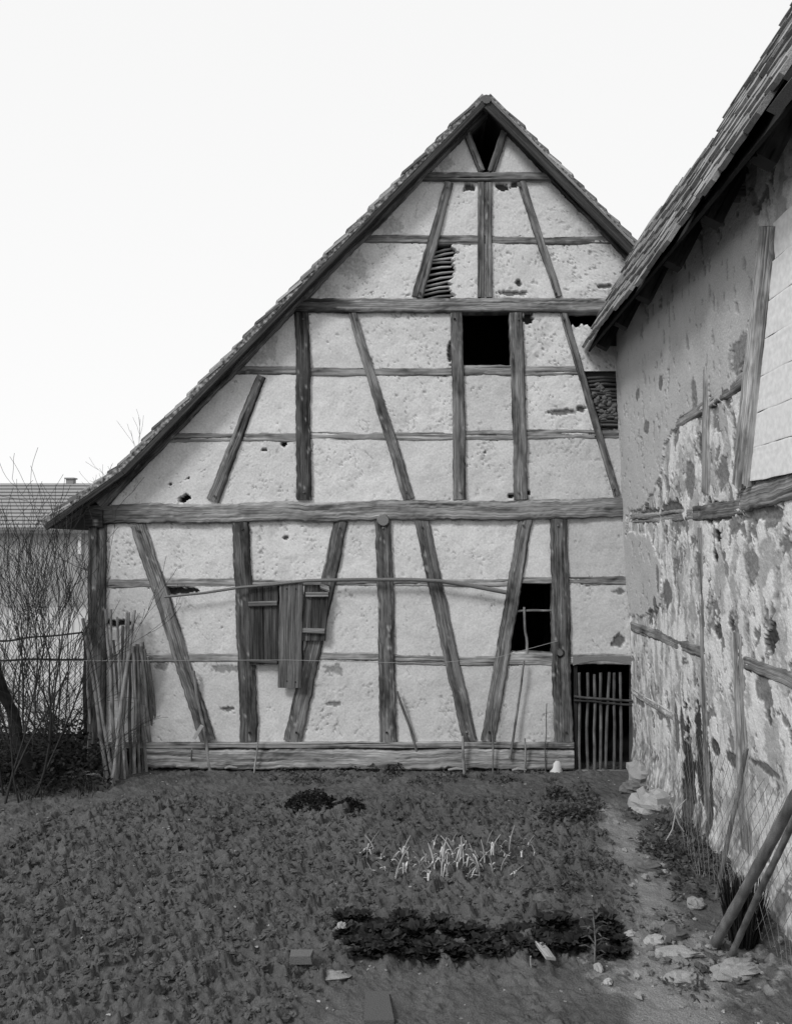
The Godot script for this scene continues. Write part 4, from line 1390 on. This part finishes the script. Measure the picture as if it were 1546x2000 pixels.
func branch(m: MB, p: Vector3, d: Vector3, long: float, r: float, depth: int, g: RandomNumberGenerator, up: float, tone: float, rmin := 0.0022) -> void:
	var n := 5
	var pts := [p]
	var rad := [r]
	var q := p
	for i in n:
		d = (d + Vector3(g.randf_range(-1, 1), g.randf_range(-1, 1), g.randf_range(-1, 1)) * 0.14 + Vector3(0, up, 0)).normalized()
		q += d * long / n
		pts.append(q)
		rad.append(maxf(rmin, r * (1.0 - 0.6 * (i + 1) / n)))
		if depth > 0 and i >= 1 and g.randf() < 0.85:
			var e := (d + Vector3(g.randf_range(-1, 1), g.randf_range(-0.3, 0.8), g.randf_range(-1, 1)) * 0.75).normalized()
			branch(m, q, e, long * g.randf_range(0.45, 0.75), maxf(rmin, float(rad[i + 1]) * 0.7), depth - 1, g, up, tone, rmin)
	m.tube(pts, rad, 5 if r > 0.008 else 3, grey(tone * g.randf_range(0.7, 1.3)), false)


func build_left_side() -> void:
	var g := RandomNumberGenerator.new()
	g.seed = 31
	# bare shrubs at the left edge
	for q in [[62, 1520, "tall bare shrub with many thin stems at the far left", 13, 1.72, 0.013, 0.09], [128, 1478, "slimmer bare shrub between the pole bundle and the left edge", 8, 1.5, 0.010, 0.11], [20, 1560, "dark leaning shrub stems cut by the left picture edge", 7, 1.55, 0.013, 0.06]]:
		var m := MB.new()
		for i in q[3]:
			var d := Vector3(g.randf_range(-0.45, 0.5), 1.0, g.randf_range(-0.4, 0.3)).normalized()
			branch(m, Vector3(g.randf_range(-0.2, 0.2), -0.03, g.randf_range(-0.15, 0.15)), d, q[4] * g.randf_range(0.7, 1.05), q[5] * g.randf_range(0.7, 1.1), 3, g, 0.05, q[6])
		var o := put("bare_shrub", m.mesh(), mats.wood_world)
		o.position = G(q[0], q[1])
		tag(o, q[2], "shrub")
	# leaning trunk
	var tr := put("dead_trunk", pole_mesh(Vector3.ZERO, P(-30, 1230, 0.9) - G(70, 1535), 0.05, 0.05, 0.05, 7.0, 0.05, 10), mats.wood_world)
	tr.position = G(70, 1535)
	tag(tr, "thick dark leaning stem at the left edge", "trunk")
	# undergrowth
	var m2 := MB.new()
	for i in 70:
		var p := G(rng.randf_range(-70, 165), rng.randf_range(1468, 1560))
		p.z -= 0.25
		leafy_into(m2, p, 110, 0.22, rng.randf_range(0.2, 0.62), 0.05, 0.01, 0.05, g)
	for i in 30:
		tuft_into(m2, G(rng.randf_range(20, 200), rng.randf_range(1500, 1560)), 12, 0.25, 0.25, 0.02, 0.12, g, 0.004)
	stuff("undergrowth", m2, "dark tangled undergrowth beneath the bare shrubs at left", "undergrowth")
	m2 = MB.new()
	for i in 40:
		branch(m2, G(rng.randf_range(-40, 190), rng.randf_range(1470, 1540)), Vector3(g.randf_range(-0.8, 0.8), 0.7, g.randf_range(-0.3, 0.4)).normalized(), g.randf_range(0.5, 1.0), 0.006, 2, g, -0.03, 0.1)
	stuff("brambles", m2, "thin arching bramble shoots over the undergrowth at left", "brambles", mats.wood_world)
	m2 = MB.new()
	for i in 12:
		var p := G(rng.randf_range(80, 160), rng.randf_range(1520, 1530)) + Vector3(0, 0.02 + i * 0.003, 0)
		m2.tube([p, p + Vector3(0.2, 0.02, g.randf_range(-0.05, 0.05)), p + Vector3(0.36, 0.0, g.randf_range(-0.08, 0.08))], [0.006, 0.006, 0.004], 5, grey(g.randf_range(0.15, 0.35)))
	stuff("dry_straw", m2, "dry straw lying before the undergrowth at left", "straw", mats.straw)
	# wire mesh fence behind
	var z := -0.9
	var o := thing("wire_fence", "wire mesh fence with thin rails left of the barn", "fence", P(172, 1470, z))
	var at := o.position
	put("post", pole_mesh(P(172, 1480, z) - at, P(168, 1225, z) - at, 0.035, 0.03, 0.05, 3.0, 0.01), mats.wood_world, o)
	put("post", pole_mesh(P(-150, 1480, z) - at, P(-152, 1225, z) - at, 0.04, 0.035, 0.06, 4.0, 0.01), mats.wood_world, o)
	put("rail", pole_mesh(P(-160, 1262, z + 0.03) - at, P(172, 1234, z + 0.03) - at, 0.012, 0.01, 0.08, 5.0, 0.03), mats.wood_world, o)
	put("rail", pole_mesh(P(-160, 1290, z + 0.03) - at, P(172, 1288, z + 0.03) - at, 0.012, 0.012, 0.06, 6.0, 0.01), mats.wood_world, o)
	var net := MB.new()
	var lo := P(-150, 1470, z)
	var hi := P(170, 1292, z)
	var step := 0.06
	var tall := hi.y - lo.y
	var nn := int((hi.x - lo.x) / step)
	for i in range(-int(tall / step), nn):
		for s in 2:
			var x0 := lo.x + i * step
			var a := Vector3(x0, lo.y, z)
			var b := Vector3(x0 + tall, hi.y, z)
			if a.x < lo.x:
				a += Vector3(lo.x - a.x, lo.x - a.x, 0)
			if b.x > hi.x:
				b -= Vector3(b.x - hi.x, b.x - hi.x, 0)
			if b.x <= a.x:
				continue
			if s == 1:
				a.x = lo.x + hi.x - a.x
				b.x = lo.x + hi.x - b.x
				a.z -= 0.004
				b.z -= 0.004
			net.tube([a - at, b - at], [0.0022, 0.0022], 3, grey(0.1), false)
	put("mesh", net.mesh(), mats.plain, o)
	# pale yard beyond and a house across it
	var y := MB.new()
	y.quad(Vector3(-26, -0.05, -26), Vector3(-3.55, -0.05, -26), Vector3(-3.55, -0.05, -1.9), Vector3(-26, -0.05, -1.9), grey(0.46))
	structure("yard", y.mesh(), mats.plaster, "pale concrete yard beyond the wire fence")
	build_far_house()
	# tree behind the barn roof
	o = thing("bare_tree", "bare tree whose twigs show above the barn roof", "tree", Vector3(-6.35, -1.25, -9.5))
	var trunk := MB.new()
	trunk.tube([Vector3(0, 0.9, 0), Vector3(0.05, 1.6, 0), Vector3(0.0, 2.6, 0.05)], [0.16, 0.13, 0.1], 10, grey(0.1))
	put("trunk", trunk.mesh(), mats.wood_world, o)
	var crown := MB.new()
	g.seed = 5
	for i in 9:
		var a := TAU * i / 9.0
		branch(crown, Vector3(0, 2.0 + 0.08 * i, 0), Vector3(cos(a) * 0.8, 0.9, sin(a) * 0.6).normalized(), g.randf_range(1.5, 2.1), 0.03, 3, g, 0.0, 0.2, 0.0035)
	put("crown", crown.mesh(), mats.wood_world, o)


func build_far_house() -> void:
	var zf := -23.8
	var o := thing("far_house", "low tiled house standing far behind the yard at left", "house", Vector3(-17, -0.05, zf))
	var m := MB.new()
	m.box(Vector3(-9, 0, -6), Vector3(9, 3.0, 0), grey(0.33))
	put("wall", m.mesh(), mats.plaster, o)
	m = MB.new()
	m.hexa([Vector3(-9.3, 2.9, 0.4), Vector3(9.3, 2.9, 0.4), Vector3(9.3, 4.95, -3), Vector3(-9.3, 4.95, -3), Vector3(-9.3, 3.05, 0.45), Vector3(9.3, 3.05, 0.45), Vector3(9.3, 5.08, -2.95), Vector3(-9.3, 5.08, -2.95)], grey(0.24))
	m.hexa([Vector3(-9.3, 4.95, -3), Vector3(9.3, 4.95, -3), Vector3(9.3, 2.9, -6.4), Vector3(-9.3, 2.9, -6.4), Vector3(-9.3, 5.08, -2.9), Vector3(9.3, 5.08, -2.9), Vector3(9.3, 3.05, -6.5), Vector3(-9.3, 3.05, -6.5)], grey(0.42))
	var roof := put("roof", m.mesh(), mats.tile, o)
	for i in 13:
		var t := MB.new()
		var f := (i + 0.5) / 13.0
		var c := Vector3(0, 3.06 + 2.03 * f, 0.46 - 3.4 * f)
		t.hexa([c + Vector3(-9.3, -0.05, 0.06), c + Vector3(9.3, -0.05, 0.06), c + Vector3(9.3, 0.06, -0.16), c + Vector3(-9.3, 0.06, -0.16), c + Vector3(-9.3, 0.0, 0.09), c + Vector3(9.3, 0.0, 0.09), c + Vector3(9.3, 0.1, -0.1), c + Vector3(-9.3, 0.1, -0.1)], grey(0.4 + 0.06 * rng.randf()))
		put("tile_course", t.mesh(), mats.tile, roof)
	m = MB.new()
	m.box(Vector3(1.55, 4.6, -3.1), Vector3(1.85, 5.28, -2.8), grey(0.3))
	m.box(Vector3(1.5, 5.28, -3.15), Vector3(1.9, 5.34, -2.75), grey(0.28))
	put("chimney", m.mesh(), mats.plaster, roof)
	m = MB.new()
	m.box(Vector3(3.3, 2.1, 0.02), Vector3(3.42, 2.9, 0.12), grey(0.7))
	put("downpipe", m.mesh(), mats.plain, o)


# ---------------------------------------------------------------- stones and clutter

func stone(label: String, px: float, py: float, size: Vector3, c0: float, c1: float, sd: int, turn := 0.0, called := "stone", sink := 0.35) -> void:
	var o := put(called, rock_mesh(sd, 3, 0.5, size, c0, c1, true), mats.stone)
	o.position = G(px, py) + Vector3(0, size.y * (1.0 - 2.0 * sink), 0)
	o.rotation.y = turn
	tag(o, label, "stone")


func build_clutter() -> void:
	stone("large pale rounded stone at the farmhouse corner", 1270, 1585, Vector3(0.2, 0.15, 0.15), 0.42, 0.6, 3, 0.3)
	stone("broken pale boulder topmost beside the barred gate", 1252, 1530, Vector3(0.17, 0.12, 0.13), 0.3, 0.6, 5, 1.1, "stone", 0.1)
	stone("dark stone under the broken boulder by the gate", 1232, 1545, Vector3(0.13, 0.07, 0.12), 0.15, 0.3, 7, 0.4)
	stone("small round grey stone against the farmhouse wall", 1322, 1592, Vector3(0.075, 0.07, 0.06), 0.28, 0.4, 9, 0.4)
	stone("flat grey stone half sunk beside the path", 1254, 1695, Vector3(0.13, 0.05, 0.09), 0.16, 0.26, 11, 0.2)
	stone("small pale square stone right of the path", 1357, 1776, Vector3(0.06, 0.04, 0.05), 0.3, 0.42, 13, 0.5)
	stone("pale stone behind the leaning poles", 1452, 1762, Vector3(0.07, 0.05, 0.05), 0.35, 0.5, 15, 0.9)
	stone("broad pale slab nearest the lower right corner", 1432, 1903, Vector3(0.17, 0.045, 0.08), 0.34, 0.5, 17, 0.35)
	stone("whitish stone left of the pale rubble", 1278, 1848, Vector3(0.07, 0.035, 0.05), 0.45, 0.6, 19, 0.2)
	stone("small whitish flake at the right end of the salad strip", 1228, 1832, Vector3(0.045, 0.02, 0.02), 0.5, 0.65, 21, 0.3)
	stone("long low pale stone in the middle of the rubble", 1325, 1870, Vector3(0.12, 0.03, 0.07), 0.38, 0.52, 23, 0.1)
	stone("pale lump of rubble at the bottom right", 1330, 1920, Vector3(0.09, 0.03, 0.06), 0.36, 0.5, 25, 0.4)
	stone("dull stone in the rubble before the poles", 1318, 1832, Vector3(0.1, 0.04, 0.08), 0.14, 0.24, 27, 0.8)
	stone("small white stone at the bottom by the board", 1185, 1925, Vector3(0.03, 0.02, 0.025), 0.5, 0.6, 29, 0.8)
	stone("pale stub of stone at the left end of the salad strip", 666, 1832, Vector3(0.035, 0.03, 0.03), 0.4, 0.5, 33, 0.8)
	var r := RandomNumberGenerator.new()
	r.seed = 404
	var mm := MultiMesh.new()
	mm.transform_format = MultiMesh.TRANSFORM_3D
	mm.use_colors = true
	mm.mesh = rock_mesh(61, 1, 0.8, Vector3(1.2, 0.7, 0.9), 1.0, 1.0, true)
	mm.instance_count = 230
	for i in 230:
		var p := G(r.randfn(1340, 75), clampf(r.randfn(1885, 40), 1800, 1990)) if i < 150 else G(r.randfn(1290, 45), clampf(r.randfn(1640, 60), 1530, 1760))
		p.x = minf(p.x, 2.0)
		var sz := 0.006 + 0.03 * pow(r.randf(), 2.5)
		mm.set_instance_transform(i, Transform3D(Basis.from_euler(Vector3(r.randf() * 0.8, r.randf() * TAU, r.randf() * 0.8)).scaled(Vector3.ONE * sz), p + Vector3(0, sz * 0.3, 0)))
		mm.set_instance_color(i, grey(r.randf_range(0.14, 0.46)))
	var rub := MultiMeshInstance3D.new()
	rub.multimesh = mm
	rub.material_override = mats.stone
	rub.name = "rubble"
	add_child(rub)
	rub.set_meta("kind", "stuff")
	tag(rub, "broken pale rubble strewn beside the farmhouse wall", "rubble")
	# brick and flat stone by the lower edge
	var b := MB.new()
	var c := Vector3.ZERO
	b.hexa([c + Vector3(-0.065, -0.025, -0.035), c + Vector3(0.06, -0.025, -0.03), c + Vector3(0.062, 0.022, -0.028), c + Vector3(-0.062, 0.02, -0.032), c + Vector3(-0.06, -0.025, 0.035), c + Vector3(0.064, -0.025, 0.034), c + Vector3(0.058, 0.02, 0.03), c + Vector3(-0.055, 0.018, 0.03)], grey(0.19))
	var o := put("brick", b.mesh(), mats.stone)
	o.position = G(588, 1895) + Vector3(0, 0.03, 0)
	o.rotation = Vector3(0.12, -0.05, 0.03)
	tag(o, "half brick lying on the soil near the bottom edge", "brick")
	stone("flat pale stone right of the half brick", 652, 1906, Vector3(0.085, 0.022, 0.055), 0.3, 0.44, 31, 0.2)
	b = MB.new()
	b.hexa([Vector3(-0.07, -0.02, -0.1), Vector3(0.05, -0.02, -0.1), Vector3(0.05, 0.012, -0.1), Vector3(-0.07, 0.012, -0.1), Vector3(-0.055, -0.02, 0.16), Vector3(0.09, -0.02, 0.16), Vector3(0.09, 0.012, 0.16), Vector3(-0.055, 0.012, 0.16)], grey(0.15))
	o = put("paving_slab", b.mesh(), mats.stone)
	o.position = G(738, 1952) + Vector3(0, 0.006, 0.05)
	tag(o, "grey paving slab cut by the bottom edge", "slab")
	var p0 := G(1054, 1868)
	var p1 := G(1075, 1901)
	o = put("board_piece", board_mesh(Vector3.ZERO, p1 - p0, Vector3(0.052, 0, 0.01), Vector3(0, 0.018, 0), 0.42, 55.0, 0.3), mats.wood)
	o.position = p0 + Vector3(0, 0.06, 0)
	tag(o, "short pale board lying before the salad strip", "board")
	o = put("peg", pole_mesh(Vector3.ZERO, Vector3(-0.005, 0.09, 0.01), 0.006, 0.005, 0.3, 4.0, 0.002), mats.wood_world)
	o.position = G(1037, 1896) - Vector3(0, 0.02, 0)
	tag(o, "tiny upright peg left of the pale board", "peg")
	# scraps lying along the barn foot
	for q in [[875, 1508, 0.2, "longest pale wood chip at the barn foot, right of the middle post"], [1000, 1512, 0.14, "pale wood chip on the soil below the low window"], [440, 1508, 0.12, "short pale wood chip at the barn foot beside the leaning stick"]]:
		var m := MB.new()
		var a := G(q[0], q[1]) + Vector3(0, 0.02, 0)
		m.tube([a, a + Vector3(q[2] * 0.4, 0.02, 0.02), a + Vector3(q[2], 0.0, -0.01)], [0.012, 0.016, 0.008], 6, grey(0.4))
		tag(put("wood_chip", m.mesh(), mats.wood_world), q[3], "chip", "wood chips at the barn foot")


func build_right_corner() -> void:
	# poles leaning at the farmhouse wall
	var data := [["dark thick beam leaning across the lower right corner", 1392, 1848, 1545, 1568, 1.65, 0.029, 0.24], ["slim pole leaning on the farmhouse wall behind the thick beam", 1398, 1756, 1441, 1540, 1.98, 0.016, 0.22], ["thin pole in front of the thick beam at lower right", 1421, 1872, 1545, 1610, 1.6, 0.017, 0.22]]
	for q in data:
		var a := G(q[1], q[2])
		a.y -= 0.02
		# tip: on the survey ray, at the given distance out from the barn axis
		var dx: float = (q[3] - CX) / FOCAL
		var d: float = q[5] / dx
		var b := Vector3(q[5], EYE + (CY - q[4]) / FOCAL * d, DIST - d)
		var o := put("leaning_pole", pole_mesh(Vector3.ZERO, (b - a) * 1.35, q[6], q[6] * 0.85, q[7], q[1] * 0.21, 0.003, 12), mats.wood_world)
		o.position = a
		tag(o, q[0], "pole")
	# dark bundle of twigs behind them
	var g := RandomNumberGenerator.new()
	g.seed = 91
	var m := MB.new()
	for i in 260:
		var a := g.randf() * TAU
		var rr := 0.13 * sqrt(g.randf())
		var p := Vector3(cos(a) * rr * 0.6, 0.0, sin(a) * rr * 0.6)
		var t := p * 1.7 + Vector3(g.randf_range(-0.03, 0.03), g.randf_range(0.18, 0.38), g.randf_range(-0.03, 0.03))
		m.tube([p, p.lerp(t, 0.5) + Vector3(0, 0.01, 0), t], [0.005, 0.005, 0.003], 4, grey(g.randf_range(0.01, 0.045)), false)
	var o := put("twig_bundle", m.mesh(), mats.wood_world)
	o.position = G(1450, 1842)
	tag(o, "dark upright bundle of twigs between the leaning poles", "twigs")
	# wire netting along the wall
	m = MB.new()
	var z0 := 2.05
	var z1 := 4.6
	for i in range(-14, 34):
		for s in 2:
			var a := Vector3(1.86, 0.1, z0 + i * 0.09)
			var b := Vector3(1.93, 0.95, z0 + i * 0.09 + (0.62 if s else -0.62))
			var pts := []
			for k in 5:
				var p := a.lerp(b, k / 4.0)
				p.x += 0.03 * n2(p.y, p.z, 2.0, 3.0) + s * 0.004
				pts.append(p)
			if minf(a.z, b.z) < z0 - 0.2 or maxf(a.z, b.z) > z1:
				continue
			m.tube(pts, [0.0015, 0.0015, 0.0015, 0.0015, 0.0015], 4, grey(0.2), false)
	o = put("wire_netting", m.mesh(), mats.plain)
	tag(o, "loose wire netting set before the farmhouse wall at lower right", "netting")


# ---------------------------------------------------------------- scene

func make_materials() -> void:
	var fine := noise_image(512, 0.045, 4, 0.88, 1.0, 3)
	var coarse := noise_image(512, 0.03, 5, 0.0, 1.0, 4)
	var grain := wood_image(512)
	var crumbs := noise_image(512, 0.06, 5, 0.66, 1.0, 12)
	make_mat("plaster", fine, coarse, 1.8, 1.6)
	make_mat("limewash", noise_image(512, 0.07, 5, 0.8, 1.0, 33), coarse, 3.0, 1.9)
	make_mat("wood", grain, grain, 3.0, 1.0, 0.95, false)
	make_mat("wood_world", crumbs, coarse, 4.0, 4.0)
	make_mat("soil", crumbs, coarse, 9.0, 3.1)
	make_mat("stone", crumbs, coarse, 6.0, 5.0)
	make_mat("tile", crumbs, coarse, 5.0, 3.7, 0.95)
	make_mat("plain", fine, null, 0.0, 2.0, 0.8)
	make_mat("paint", fine, null, 0.0, 0.8, 0.7)
	make_mat("mortar", noise_image(256, 0.06, 3, 0.2, 1.0, 44), coarse, 5.0, 1.1)
	make_mat("enamel", null, null, 0.0, 1.0, 0.35, false, 0.4)
	var leaf := make_mat("leaf", fine, null, 0.0, 9.0, 0.7)
	leaf.cull_mode = BaseMaterial3D.CULL_DISABLED
	leaf.backlight_enabled = true
	leaf.backlight = Color(0.02, 0.02, 0.02)
	var straw := make_mat("straw", fine, null, 0.0, 9.0, 0.9)
	straw.cull_mode = BaseMaterial3D.CULL_DISABLED


func _ready() -> void:
	# camera: rising front, so the barn stays upright
	var cam := Camera3D.new()
	cam.name = "camera"
	cam.projection = Camera3D.PROJECTION_FRUSTUM
	cam.near = 0.1
	cam.far = 900.0
	cam.size = 0.1 * 2000.0 / FOCAL
	cam.frustum_offset = Vector2(0.1 * (773.0 - CX) / FOCAL, 0.1 * (CY - 1000.0) / FOCAL)
	add_child(cam)
	cam.position = Vector3(0, EYE, DIST)
	cam.current = true
	# even white overcast sky
	var env := Environment.new()
	env.background_mode = Environment.BG_SKY
	var sm := ProceduralSkyMaterial.new()
	sm.sky_top_color = Color(0.85, 0.85, 0.85)
	sm.sky_horizon_color = Color(0.885, 0.885, 0.885)
	sm.ground_bottom_color = Color(0.3, 0.3, 0.3)
	sm.ground_horizon_color = Color(0.6, 0.6, 0.6)
	sm.sky_curve = 0.3
	sm.sun_angle_max = 1.0
	var sky := Sky.new()
	sky.sky_material = sm
	env.sky = sky
	env.tonemap_mode = Environment.TONE_MAPPER_LINEAR
	env.tonemap_exposure = 1.32
	env.sdfgi_enabled = true
	env.ssao_enabled = true
	env.ssil_enabled = true
	var we := WorldEnvironment.new()
	we.name = "environment"
	we.environment = env
	add_child(we)
	# the sun behind thin cloud: high, from the left and in front of the barn
	var sun := DirectionalLight3D.new()
	sun.name = "sun"
	sun.light_energy = 0.5
	sun.light_angular_distance = 14.0
	sun.light_color = Color(1, 1, 1)
	sun.shadow_enabled = true
	sun.sky_mode = DirectionalLight3D.SKY_MODE_LIGHT_ONLY
	add_child(sun)
	sun.look_at_from_position(Vector3(-6.0, 8.0, 6.2), Vector3.ZERO)

	rng.seed = 12
	nz.seed = 5
	nz.frequency = 1.0
	nz.noise_type = FastNoiseLite.TYPE_SIMPLEX_SMOOTH
	nz.fractal_octaves = 2
	nz4.seed = 15
	nz4.frequency = 1.0
	nz4.noise_type = FastNoiseLite.TYPE_SIMPLEX_SMOOTH
	nz4.fractal_octaves = 5
	nz4.fractal_gain = 0.62
	cell.seed = 9
	cell.frequency = 1.0
	cell.noise_type = FastNoiseLite.TYPE_CELLULAR
	cell.cellular_return_type = FastNoiseLite.RETURN_DISTANCE
	make_materials()
	print("materials")
	build_ground()
	print("ground")
	build_barn()
	print("barn")
	build_farmhouse()
	print("farmhouse")
	build_left_side()
	build_shutters()
	build_sticks()
	build_beds()
	build_clutter()
	build_right_corner()
	print("done")
